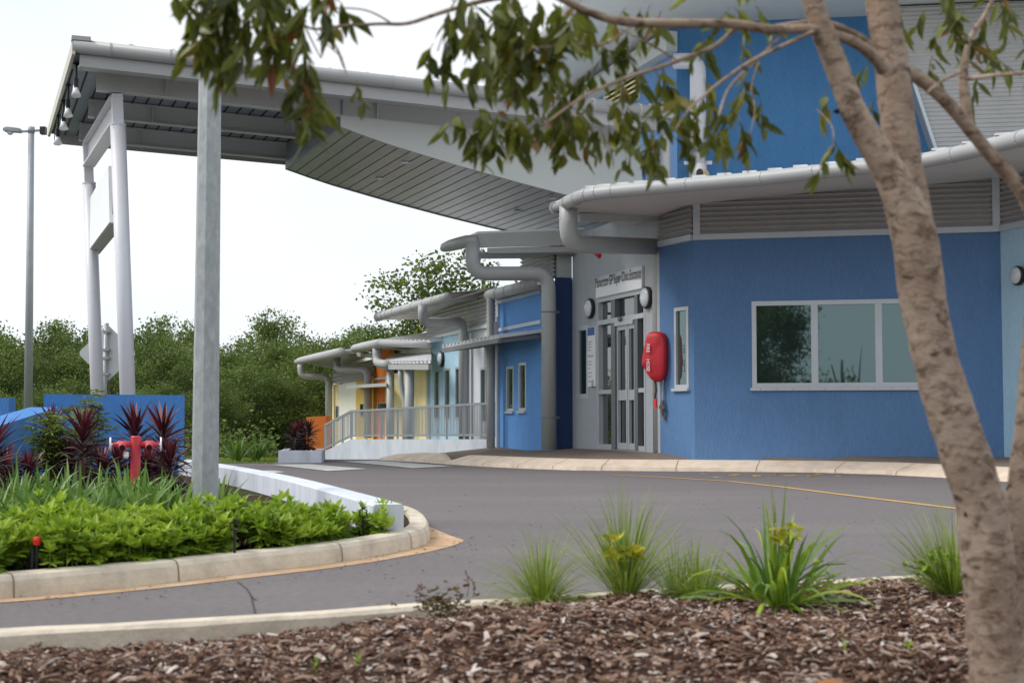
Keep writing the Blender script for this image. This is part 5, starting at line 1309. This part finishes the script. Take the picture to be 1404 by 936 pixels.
# ------------------------------------------------------------------ grasses and small plants on the mulch edge
def tuft(label, u, Y, specs, seed, grp='grass tufts along the mulch kerb', name='grass_tuft', cat='grass tuft'):
    """specs: (material, blades, length, width, droop, lean, base radius, min elevation)"""
    R.seed(seed); x = (u - CX) / F * Y; b = V((x, Y, mz(x, Y) - .005)); t = thing(name, label, cat, b, grp)
    for mt, nb, L, wd, dr, lean, br, e0 in specs:
        mb = MB()
        for i in range(nb):
            a = R.uniform(0, 6.283); el = R.uniform(e0, 1.53); d = V((math.cos(a) * math.cos(el) + lean, math.sin(a) * math.cos(el), math.sin(el)))
            mb.blade(b + V((math.cos(a) * R.uniform(0, br), math.sin(a) * R.uniform(0, br), 0)), d, L * R.uniform(.45, 1.1), wd * R.uniform(.7, 1.2), dr * R.uniform(.3, 1.3), R.random(), 6)
        mb.build('blades', M[mt], t)
    return t
def leafy(t, u, v, Y, n, mat, L, Wd, spread, name='yellow_leaves'):
    c = at(u, v, Y); mb = MB(); b = WO[t.name]
    for i in range(n):
        q = c + V((R.gauss(0, spread), R.gauss(0, spread * .6), R.gauss(0, spread * .55)))
        a0 = R.uniform(0, 6.28)
        for k in range(4):
            a = a0 + k * 1.57 + R.uniform(-.3, .3); el = R.uniform(-.3, .8); mb.leaf(q, V((math.cos(a) * math.cos(el), math.sin(a) * math.cos(el), math.sin(el))), L * R.uniform(.7, 1.2), Wd, R.random(), .15)
        if i % 3 == 0 and mat != 'weed': mb.tube([V((b.x, b.y, b.z)), b.lerp(q, .6) + V((0, 0, .03)), q], .0025, 4, t=.0)
    mb.build(name, M[mat], t)
t = tuft('fine lime-green grass tuft standing alone at the driveway end of the row', 742, 6.0, [('grassf', 620, .36, .0030, 4.6, 0, .04, .2)], 31)
t = tuft('tall grass tuft with yellow leaves growing through its middle', 856, 6.05, [('grassf', 420, .50, .0036, 2.6, .0, .06, .6), ('strap', 40, .44, .007, 2.0, .02, .04, 1.0)], 32)
leafy(t, 866, 756, 5.9, 13, 'croton', .052, .034, .055)
tuft('arching grey-green grass spilling beside the tuft with yellow leaves', 925, 6.25, [('strap', 110, .30, .0045, 7, .0, .05, .2), ('grassf', 60, .26, .004, 4, 0, .04, .5)], 33)
tuft('small pale fine-bladed tuft tucked against the broad-bladed clump', 955, 6.0, [('grassf', 380, .26, .0040, 5, 0.1, .07, .2)], 34)
t = tuft('broad-bladed green clump with arching straps and a few yellow leaves', 1062, 5.75, [('lime', 70, .50, .020, 4.6, -.05, .10, .2), ('strap', 54, .46, .022, 5.2, -.15, .12, .15), ('strap', 9, .42, .017, .9, .06, .05, 1.2), ('grassf', 110, .26, .005, 6, -.35, .12, .25)], 35)
leafy(t, 1092, 742, 5.6, 8, 'croton', .046, .030, .050); leafy(t, 1130, 795, 5.7, 9, 'lime', .026, .016, .05, 'low_leaves')
t = tuft('feathery green tuft half hidden behind the tree trunk', 1298, 6.0, [('grassf', 420, .44, .0034, 2.0, -.22, .06, .55), ('strap', 70, .30, .005, 3, -.1, .06, .5)], 36)
leafy(t, 1280, 772, 5.9, 26, 'lime', .026, .017, .055, 'low_leaves')
t = tuft('scraggly red and green weed creeping over the mulch kerb', 610, 5.65, [('weed', 10, .06, .004, 3, .0, .06, .3)], 37, None, 'weed', 'weed')
leafy(t, 604, 826, 5.58, 120, 'weed', .018, .011, .055, 'weed_leaves')
mb = MB(); R.seed(38)
for u, h in ((640, .10), (648, .07), (575, .05)):
    p = at(u, 818, 5.6); mb.tube([p, p + V((.01, 0, h * .5)), p + V((-.005, 0, h))], .002, 4)
    for k in range(8): mb.leaf(p + V((0, 0, h * (.4 + .08 * k))), V((R.uniform(-1, 1), R.uniform(-1, 1), .4)), .016, .008, 1.0)
mb.build('seed_heads', M['weed'], t)
for i, (u, v, lb_) in enumerate(((432, 905, 'tiny green seedling in the mulch below the steel pole'), (490, 908, 'tiny pale seedling in the mulch, alone by a grey twig'), (1158, 912, 'tiny green seedling beside the orange stone'), (1246, 905, 'tiny green seedling in the mulch near the tree base'))):
    Y = 4.25 if v > 900 else 5; p = at(u, v, 4.5); p.z = mz(p.x, p.y); t = thing('seedling', lb_, 'seedling', p, 'seedlings in the mulch'); mb = MB(); R.seed(60 + i)
    for k in range(7):
        a = k * 2.4; mb.leaf(p + V((0, 0, .006 * k)), V((math.cos(a), math.sin(a), .8)), .022, .010, R.random())
    mb.build('leaves', M['lime'], t)
# ------------------------------------------------------------------ tree in the mulch bed
def catmull(P, n=5):
    o = []
    for i in range(len(P) - 1):
        p0, p1, p2, p3 = P[max(0, i - 1)], P[i], P[i + 1], P[min(len(P) - 1, i + 2)]
        for k in range(n):
            t = k / n
            o.append(tuple(.5 * (2 * b + (c - a) * t + (2 * a - 5 * b + 4 * c - d) * t * t + (3 * b - a - 3 * c + d) * t ** 3) for a, b, c, d in zip(p0, p1, p2, p3)))
    o.append(tuple(P[-1])); return o
def limb(mb, pts, Y0, Y1, n=14, rough=.06):
    P = [tuple(at(u, v, lerp(Y0, Y1, i / max(1, len(pts) - 1)))) + (.9 * h * lerp(Y0, Y1, i / max(1, len(pts) - 1)) / F,) for i, (u, v, h) in enumerate(pts)]
    P = catmull(P, 6)
    mb.tube([p[:3] for p in P], [p[3] for p in P], n, rf=lambda q: 1 + rough * noise.noise(q * 14) + rough * .9 * noise.noise(V((q.x * 40, q.y * 40, q.z * 22))))
TY = 3.95
tb = at(1378, 960, TY); tb.z = mz(tb.x, tb.y) - .03
TR_ = thing('tree', 'forked brown-barked tree in the mulch bed, its leafy twigs hanging across the view', 'tree', tb)
mb = MB(); limb(mb, [(1385, 1020, 60), (1374, 960, 50), (1371, 930, 46), (1360, 830, 41), (1353, 750, 39), (1341, 680, 37), (1315, 600, 37), (1296, 540, 36), (1282, 490, 34), (1267, 420, 34.5), (1256, 340, 35), (1246, 295, 33), (1226, 250, 27), (1203, 208, 23), (1170, 150, 20), (1136, 62, 18), (1113, 0, 16), (1085, -90, 14), (1050, -220, 11)], TY, TY - .1, 20)
trk = mb.build('trunk', M['bark'], TR_, smooth=True)
mb = MB()
for u, v, Y, r, ang in ((1142, 153, 4.03, 15, .2), (1258, 470, 4.08, 12, 0), (1265, 610, 4.07, 9, 0), (1300, 600, 4.07, 7, 0), (1272, 290, 4.05, 10, .3)):
    pass
limb(mb, [(1262, 330, 24), (1254, 290, 26), (1241, 225, 26), (1229, 150, 27), (1219, 62, 25), (1209, 0, 25), (1204, -90, 22), (1206, -240, 17)], TY + .06, TY + .12, 18)
limb(mb, [(1408, 1000, 50), (1402, 920, 46), (1396, 820, 42), (1396, 740, 34), (1406, 660, 26), (1412, 590, 23), (1419, 480, 20), (1424, 380, 18), (1428, 250, 16), (1440, 100, 14), (1450, -100, 10), (1462, -260, 6), (1480, -420, 1.5)], TY + .1, TY + .2, 18)
limb(mb, [(1426, 330, 11), (1408, 275, 11.5), (1388, 245, 11), (1358, 212, 10.5), (1322, 168, 10), (1288, 130, 10), (1255, 104, 11), (1228, 95, 12)], TY + .22, TY + .12, 12)
limb(mb, [(1332, 182, 7), (1324, 140, 8.5), (1321, 100, 7), (1330, 55, 5), (1352, 18, 4), (1380, -40, 3)], TY + .2, TY + .3, 10)
limb(mb, [(1212, 95, 12), (1196, 76, 9), (1165, 55, 8), (1110, 40, 7.5), (1060, 41, 7.5), (1000, 33, 7.5), (900, 32, 7.5), (845, 28, 7), (800, 14, 6), (755, -8, 5.5), (680, -30, 4.5)], TY, TY - .35, 10)
limb(mb, [(1205, 78, 8), (1180, 52, 6), (1130, 31, 5), (1085, 34, 4.5), (1050, 40, 4)], TY + .08, TY + .05, 8)
for pts in ([(1010, 36, 4.5), (985, 60, 4), (955, 74, 3.6), (905, 92, 3.2), (850, 110, 3), (795, 136, 2.6), (745, 172, 1.8)], [(1115, 44, 3.5), (1075, 62, 3), (1030, 84, 3), (985, 115, 2.6), (945, 150, 2), (925, 180, 1.4)], [(1070, 50, 2.6), (1035, 85, 2.4), (1000, 120, 2), (985, 160, 1.5)],
            [(755, -8, 4.5), (680, -2, 4), (610, 16, 3.4), (560, 32, 3), (520, 33, 2.6), (470, 36, 2.4), (430, 40, 2), (412, 30, 1.5)], [(540, 34, 1.6), (500, 14, 1.4), (440, 12, 1.2), (415, 18, 1)], [(430, 40, 1.4), (445, 58, 1), (470, 80, .8)], [(870, 30, 2.4), (835, 58, 2), (790, 62, 1.6), (730, 66, 1.2)], [(930, 84, 1.8), (890, 60, 1.6), (850, 40, 1.2)], [(640, 12, 2.2), (612, 40, 1.6), (600, 70, 1.2)], [(1325, 108, 3.4), (1360, 104, 3), (1404, 100, 2.6), (1450, 96, 2)], [(1318, 98, 3), (1290, 112, 2.4), (1270, 128, 1.6)], [(1040, 86, 1.5), (1030, 120, 1.2), (1035, 150, .8), (1028, 185, .6)], [(1120, 150, 1.2), (1140, 172, 1), (1143, 195, .8)], [(360, -60, 4), (330, -20, 3), (300, 5, 2), (270, 20, 1.5)], [(420, -60, 4), (400, -15, 2.6), (420, 40, 1.6), (440, 80, 1)]):
    limb(mb, pts, TY - .12, TY - .35, 6, .04)
mb.build('limbs', M['bark'], TR_, smooth=True)
for u, v, Y, rx, rz in ((1299, 600, TY - .062, 11, 5), (1300, 616, TY - .062, 10, 4), (1264, 468, TY - .045, 8, 17), (1156, 152, TY - .05, 13, 4), (1262, 276, TY - .02, 9, 8), (1330, 705, TY - .07, 8, 4), (1208, 232, TY - .06, 7, 3), (1283, 395, TY - .05, 6, 3), (1372, 800, TY - .075, 7, 4)):
    mb = MB(); c = at(u, v, Y); k_ = Y / F; vs = []; fs = []
    for i in range(7):
        for j in range(14):
            a, b = math.pi * i / 6, 2 * math.pi * j / 14; q = V((math.sin(a) * math.cos(b), math.cos(a) * .3, math.sin(a) * math.sin(b))); q *= 1 + .35 * noise.noise(q * 2.2 + V((u, v, 0)))
            vs.append(c + V((q.x * rx * k_, q.y * 9 * k_ + .006, q.z * rz * k_)))
    for i in range(6):
        for j in range(14): fs.append((i * 14 + j, i * 14 + (j + 1) % 14, (i + 1) * 14 + (j + 1) % 14, (i + 1) * 14 + j))
    mb.idx(vs, fs); mb.build('knot', M['knot'], TR_, smooth=True)
R.seed(91); ml, mtw = MB(), MB()
def spray(u, v, ru, rv, n, Y, L=.078, Wd=.021, per=7, sp=.08):
    n = max(1, round(n * .64))
    for i in range(n):
        a, q = R.uniform(0, 6.283), math.sqrt(R.random())
        uu, vv = u + math.cos(a) * ru * q, v + math.sin(a) * rv * q - rv * .25
        p = at(uu, vv, Y + R.gauss(0, sp)); d = V((R.gauss(0, .6), R.gauss(0, .6), -.35)).normalized(); P_ = [p]
        t0 = R.uniform(.1, .75)
        for k in range(per):
            d = (d + V((R.gauss(0, .15), R.gauss(0, .15), -.22))).normalized(); p = p + d * R.uniform(.010, .020); P_.append(p)
            ld = (d * .35 + V((R.gauss(0, .68), R.gauss(0, .68), -.9))).normalized()
            t = min(.9, max(0, t0 + R.gauss(0, .15)))
            if R.random() < .035: t = R.uniform(.93, 1)
            ml.leaf(p, ld, L * R.uniform(.6, 1.2), Wd * R.uniform(.75, 1.2), t, R.uniform(.05, .3))
        ml.tube(P_, .0013, 4, cap=False, t=.94)
near_ = 3.55
for u, v, ru, rv, n in ((292, 10, 30, 38, 10), (335, 18, 40, 46, 14), (385, 8, 40, 40, 12), (435, -14, 30, 20, 4), (300, 52, 26, 28, 6), (395, 40, 22, 26, 5), (268, 28, 10, 18, 2), (360, -30, 90, 22, 18)): spray(u, v, ru, rv, n, near_, .088, .026)
for u, v, ru, rv, n in ((425, 85, 24, 26, 5), (440, 118, 32, 26, 6), (405, 112, 22, 18, 3)): spray(u, v, ru, rv, n, near_ + .1, .088, .026)
spray(488, 112, 4, 6, 1, near_ + .1, .07, .022, 4)
for u, v, ru, rv, n in ((590, 70, 8, 16, 1), (612, 62, 10, 20, 2), (640, 18, 34, 32, 6), (655, 60, 18, 30, 4), (700, 30, 50, 40, 17), (690, 75, 30, 36, 8), (745, 45, 40, 46, 13), (790, 10, 46, 30, 8), (620, 20, 20, 16, 2)): spray(u, v, ru, rv, n, 3.75, .085, .028)
for u, v, ru, rv, n in ((650, 160, 26, 14, 6), (690, 170, 32, 18, 8), (735, 168, 34, 20, 8), (780, 130, 44, 36, 10), (835, 75, 40, 36, 9), (815, 165, 34, 24, 6), (862, 150, 34, 26, 6), (880, 205, 20, 22, 5), (905, 180, 20, 26, 4), (935, 145, 18, 30, 4), (965, 120, 22, 24, 5), (985, 165, 18, 20, 4), (1000, 120, 22, 20, 3), (1015, 165, 14, 14, 2), (880, 100, 34, 26, 5), (950, 60, 20, 20, 2), (890, 12, 40, 10, 4), (1010, 10, 36, 8, 3), (1140, 195, 6, 10, 2), (1045, 140, 6, 14, 1), (1020, 60, 10, 8, 1), (1135, 115, 6, 8, 1)): spray(u, v, ru, rv, round(n * 1.45), 4.0, .072, .024, 6)
for u, v, ru, rv, n in ((1285, 15, 34, 24, 5), (1330, 25, 36, 28, 8), (1375, 12, 30, 22, 7), (1360, 62, 30, 26, 5), (1398, 55, 18, 30, 4), (1272, 78, 14, 18, 2), (1300, 60, 14, 16, 2), (1350, 108, 10, 8, 1), (1240, 10, 24, 10, 3), (1190, 95, 8, 22, 1), (1200, 130, 4, 16, 1)): spray(u, v, ru, rv, n, 4.3, .075, .021, 6)
for u, v, ru, rv, n in ((600, -90, 160, 40, 26), (950, -80, 180, 40, 26), (1300, -70, 140, 40, 22), (300, -110, 140, 40, 16)): spray(u, v, ru, rv, n, 3.9, .08, .022, 7, .3)
ml.build('leaves', M['leaf'], TR_)
# ------------------------------------------------------------------ belt of trees behind
def far_tree(seed, h, w, mat, n=11000, sparse=.0, card=.115, low=.12):
    R.seed(seed); t = local(thing('tree', '', 'tree')); mt = MB()
    lean = R.uniform(-.12, .12); pth = [V((0, 0, -.2)), V((lean * .4, 0, h * .3)), V((lean, R.uniform(-.2, .2), h * .62)), V((lean * 1.2, 0, h * .9))]
    pth[3] = pth[2].lerp(pth[3], .45); mt.tube(pth, [.035 * h * .5, .028 * h * .5, .018 * h * .5, .006 * h * .5], 7)
    blobs = []
    nb = R.randint(17, 22)
    for i in range(nb):
        k = R.uniform(low, 1.0); rr = w * .5 * math.sin(math.pi * min(1, .22 + .62 * k)) ; a = R.uniform(0, 6.283); q = math.sqrt(R.random())
        c = V((lean * k + math.cos(a) * rr * q, math.sin(a) * rr * q, h * (.12 + .80 * k))); r = w * R.uniform(.17, .30) * (1.2 - .38 * k)
        blobs.append((c, r)); b0 = pth[1].lerp(pth[2], R.random())
        mt.tube([b0, b0.lerp(c, .5) + V((0, 0, .1)), c], [.02 * h * .25, .014 * h * .25, .006], 5)
    mt.build('trunk', M['trunkfar'], t)
    mc = MB(); tot = sum(r ** 2 for _, r in blobs)
    for c, r in blobs:
        tone = R.uniform(.05, .9); m_ = int(n * r * r / tot); sub = [V((R.gauss(0, 1), R.gauss(0, 1), R.gauss(0, .8))).normalized() * r * R.uniform(.4, 1.0) for _ in range(9)]
        for _ in range(m_):
            s_ = R.choice(sub); p = c + s_ + V((R.gauss(0, r * .26), R.gauss(0, r * .26), R.gauss(0, r * .2)))
            L = card * R.uniform(.6, 1.4); d = V((R.gauss(0, 1), R.gauss(0, 1), R.gauss(-.3, .8))).normalized(); e = d.orthogonal().normalized(); e = (e * math.cos(k_ := R.uniform(0, 6.28)) + d.cross(e) * math.sin(k_)).normalized() * L * R.uniform(.25, .42)
            mc.face([p - d * L * .5, p - e, p + d * L * .5, p + e], min(1, max(0, tone + R.gauss(0, .10))))
    mc.build('crown', M[mat], t); return t
protos = [far_tree(101, 6.0, 4.2, 'farleaf', low=.0), far_tree(102, 5.6, 3.8, 'farleaf', low=.0), far_tree(103, 6.6, 4.4, 'farleaf', 12000, low=.0), far_tree(104, 6.2, 3.4, 'farleaf', 8500), far_tree(105, 3.6, 3.2, 'farleaf2', 9000, low=-.12, card=.10), far_tree(106, 5.8, 3.8, 'farleaf2', 13000, low=.1, card=.12)]
ph = [6.0, 5.6, 6.6, 6.2, 3.6, 5.8]
first = set(); R.seed(202)
def put(k, u, Y, vtop, label, group='trees of the dense belt behind the driveway'):
    z0 = G(Y) - .05; ztop = at(u, vtop, Y).z; sc_ = (ztop - z0) / (ph[k] * .93); x = (u - CX) / F * Y
    sx = sc_ * R.uniform(.92, 1.15)
    if k not in first: first.add(k); o = protos[k]; o.location = (x, Y, z0); o.scale = (sx, sx, sc_); o.rotation_euler = (0, 0, R.uniform(0, 6.3))
    else: o = copy_thing(protos[k], (x, Y, z0), R.uniform(0, 6.3), (sx, sx, sc_))
    if label: o['label'] = label
    o['category'] = 'tree'
    if group: o['group'] = group
    return o
BL = 'dense green tree in the belt of trees behind the blue walls and driveway'
back = [(-70, 440), (-25, 438), (18, 428), (60, 440), (100, 452), (135, 444), (172, 456), (207, 434), (240, 452), (275, 458), (302, 452), (335, 464), (372, 440), (405, 452), (440, 446), (478, 448), (510, 458), (545, 452), (585, 456), (625, 452)]
for i, (u, v) in enumerate(back): put((0, 2, 1, 3)[i % 4], u, 68 + (i * 37 % 10), v, BL)
mid = [(-60, 462), (-15, 470), (30, 476), (75, 470), (112, 480), (150, 474), (190, 470), (228, 484), (262, 480), (298, 486), (332, 480), (366, 476), (402, 480), (440, 470), (480, 474), (520, 470)]
for i, (u, v) in enumerate(mid): put((1, 0, 3, 2, 0)[i % 5], u, 60 + (i * 29 % 5), v, BL)
frn = [(-40, 520), (10, 525), (48, 540), (90, 515), (130, 530), (175, 518), (215, 530), (255, 520), (292, 512), (325, 518), (352, 508), (388, 506)]
for i, (u, v) in enumerate(frn): put((2, 1, 0, 1)[i % 4], u, 54.5 + (i * 17 % 4), v, BL)
put(4, 402, 57, 528, 'bushy bright green tree standing alone at the lawn edge before the orange wall', None)
put(4, 424, 59, 500, 'yellow-green bushy tree close to the first crooked downpipe of the yellow wing', None)
put(4, 446, 64, 484, 'light green bushy tree showing between the far eaves and the belt of trees', None)
put(5, 600, 60, 378, 'open-crowned tree rising behind the pale blue wing roof, the smaller of two', None)
put(1, 640, 63, 385, 'rounder dark tree between the two open-crowned trees behind the wing roofs', None)
put(5, 656, 60, 352, 'tall open-crowned tree rising behind the high eave and crooked downpipe', None)
put(3, 560, 60, 425, 'dark tree peeping over the roof of the yellow wing', None)
# trees that the windows mirror, behind the photographer
z_ = copy_thing(protos[2], (-5.6, -9.5, 0), .7, (.95, .95, 1.15), 'dense tree across the road from the clinic, mirrored in its window'); z_['group'] = 'trees across the road'
z_ = copy_thing(protos[0], (-6.6, -12.5, 0), 1.1, (1.2, 1.2, 1.3), 'leafy tree standing behind the mirrored tree across the road'); z_['group'] = 'trees across the road'
z_ = copy_thing(protos[1], (-8.6, -14, 0), 2.2, (1.1, 1.1, 1.1), 'further dense tree across the road from the clinic'); z_['group'] = 'trees across the road'
# undergrowth and lawn
R.seed(300); mb = MB()
for i in range(5200):
    Y = R.uniform(50.5, 54); u = R.uniform(-60, 380); x = (u - CX) / F * Y; h = abs(R.gauss(.0, .5)); z = G(Y) + h
    L = R.uniform(.08, .22); d = V((R.gauss(0, 1), R.gauss(0, .7), R.gauss(.3, .8))).normalized(); e = d.orthogonal().normalized() * L * .3
    mb.face([(x, Y, z), tuple(V((x, Y, z)) + d * L * .5 + e), tuple(V((x, Y, z)) + d * L), tuple(V((x, Y, z)) + d * L * .5 - e)], R.random())
tag(mb.build('undergrowth', M['farleaf']), 'dark tangled undergrowth at the foot of the tree belt', 'undergrowth', kind='stuff')
mb = MB()
for i in range(9000):
    Y = 27.5 + 23 * R.random() ** .7; u = R.uniform(225, 400); x = (u - CX) / F * Y; b = V((x, Y, G(Y) - .01))
    d = V((R.gauss(0, .35), R.gauss(0, .35), 1)).normalized(); L = R.uniform(.03, .09); s_ = V((.008, 0, 0)); mb.face([b - s_, b + s_, b + d * L], R.random())
tag(mb.build('lawn_grass', M['lime']), 'short bright lawn grass beyond the white curved wall', 'grass', kind='stuff')
R.seed(310)
for i, (u, Y, lb_) in enumerate(((326, 28.9, 'strappy green plant on the lawn by the steel pole'), (352, 29.4, 'strappy green plant on the lawn nearer the white ramp wall'))):
    p = V(((u - CX) / F * Y, Y, G(Y))); o = copy_thing(sp_[0], p, i, 1.2, lb_); o['group'] = 'strappy plants on the lawn'
for i, (u, Y, s_, lb_) in enumerate(((404, 28.3, .85, 'dark red cordyline in the white planter, at its outer end'), (414, 28.7, .95, 'dark red cordyline in the white planter, beside the orange wall'), (424, 28.4, .92, 'bright crimson cordyline in the white planter, closest to the railing'))):
    p = V(((u - CX) / F * Y, Y, .16)); o = copy_thing(cp[1], p, i * 1.3, s_, lb_); o['group'] = 'cordylines in the white planter'

R.seed(400); mb = MB()
def litter(p, L):
    a = R.uniform(0, 6.3); d = V((math.cos(a), math.sin(a), 0)) * L; s_ = V((-math.sin(a), math.cos(a), 0)) * L * R.uniform(.2, .5); p = V((p.x, p.y, p.z + .004))
    mb.idx([p - d, p - s_ + Z3 * .004, p + d, p + s_ + Z3 * .003], [(0, 1, 2, 3)], R.random())
for k in range(420):
    q = ap[R.randrange(4, len(ap) - 2)]; litter(V((q.x + R.gauss(0, .25), q.y - abs(R.gauss(0, .22)), .004)), R.uniform(.004, .013))
for k in range(420):
    i = R.randrange(len(rw[0]) - 1); q = rw[0][i].lerp(rw[0][i + 1], R.random())
    if abs(q.x) < 3.5: litter(V((q.x, q.y + abs(R.gauss(.02, .25)), .002)), R.uniform(.003, .011))
for k in range(500):
    y = 6.5 + 15 * R.random() ** 1.4; x = R.uniform(-.1, .36) * y; litter(V((x, y, .002)), R.uniform(.004, .016))
for k in range(200):
    i = R.randrange(3, len(kb) - 1); q = kb[i].lerp(kb[i + 1] if i + 1 < len(kb) else kb[i], R.random()); litter(V((q.x, q.y - abs(R.gauss(.03, .2)), q.z + .002)), R.uniform(.008, .022))
tag(mb.build('leaf_litter', M['chips']), 'scattered bits of bark, grit and dead leaves on the driveway asphalt', 'litter', kind='stuff')
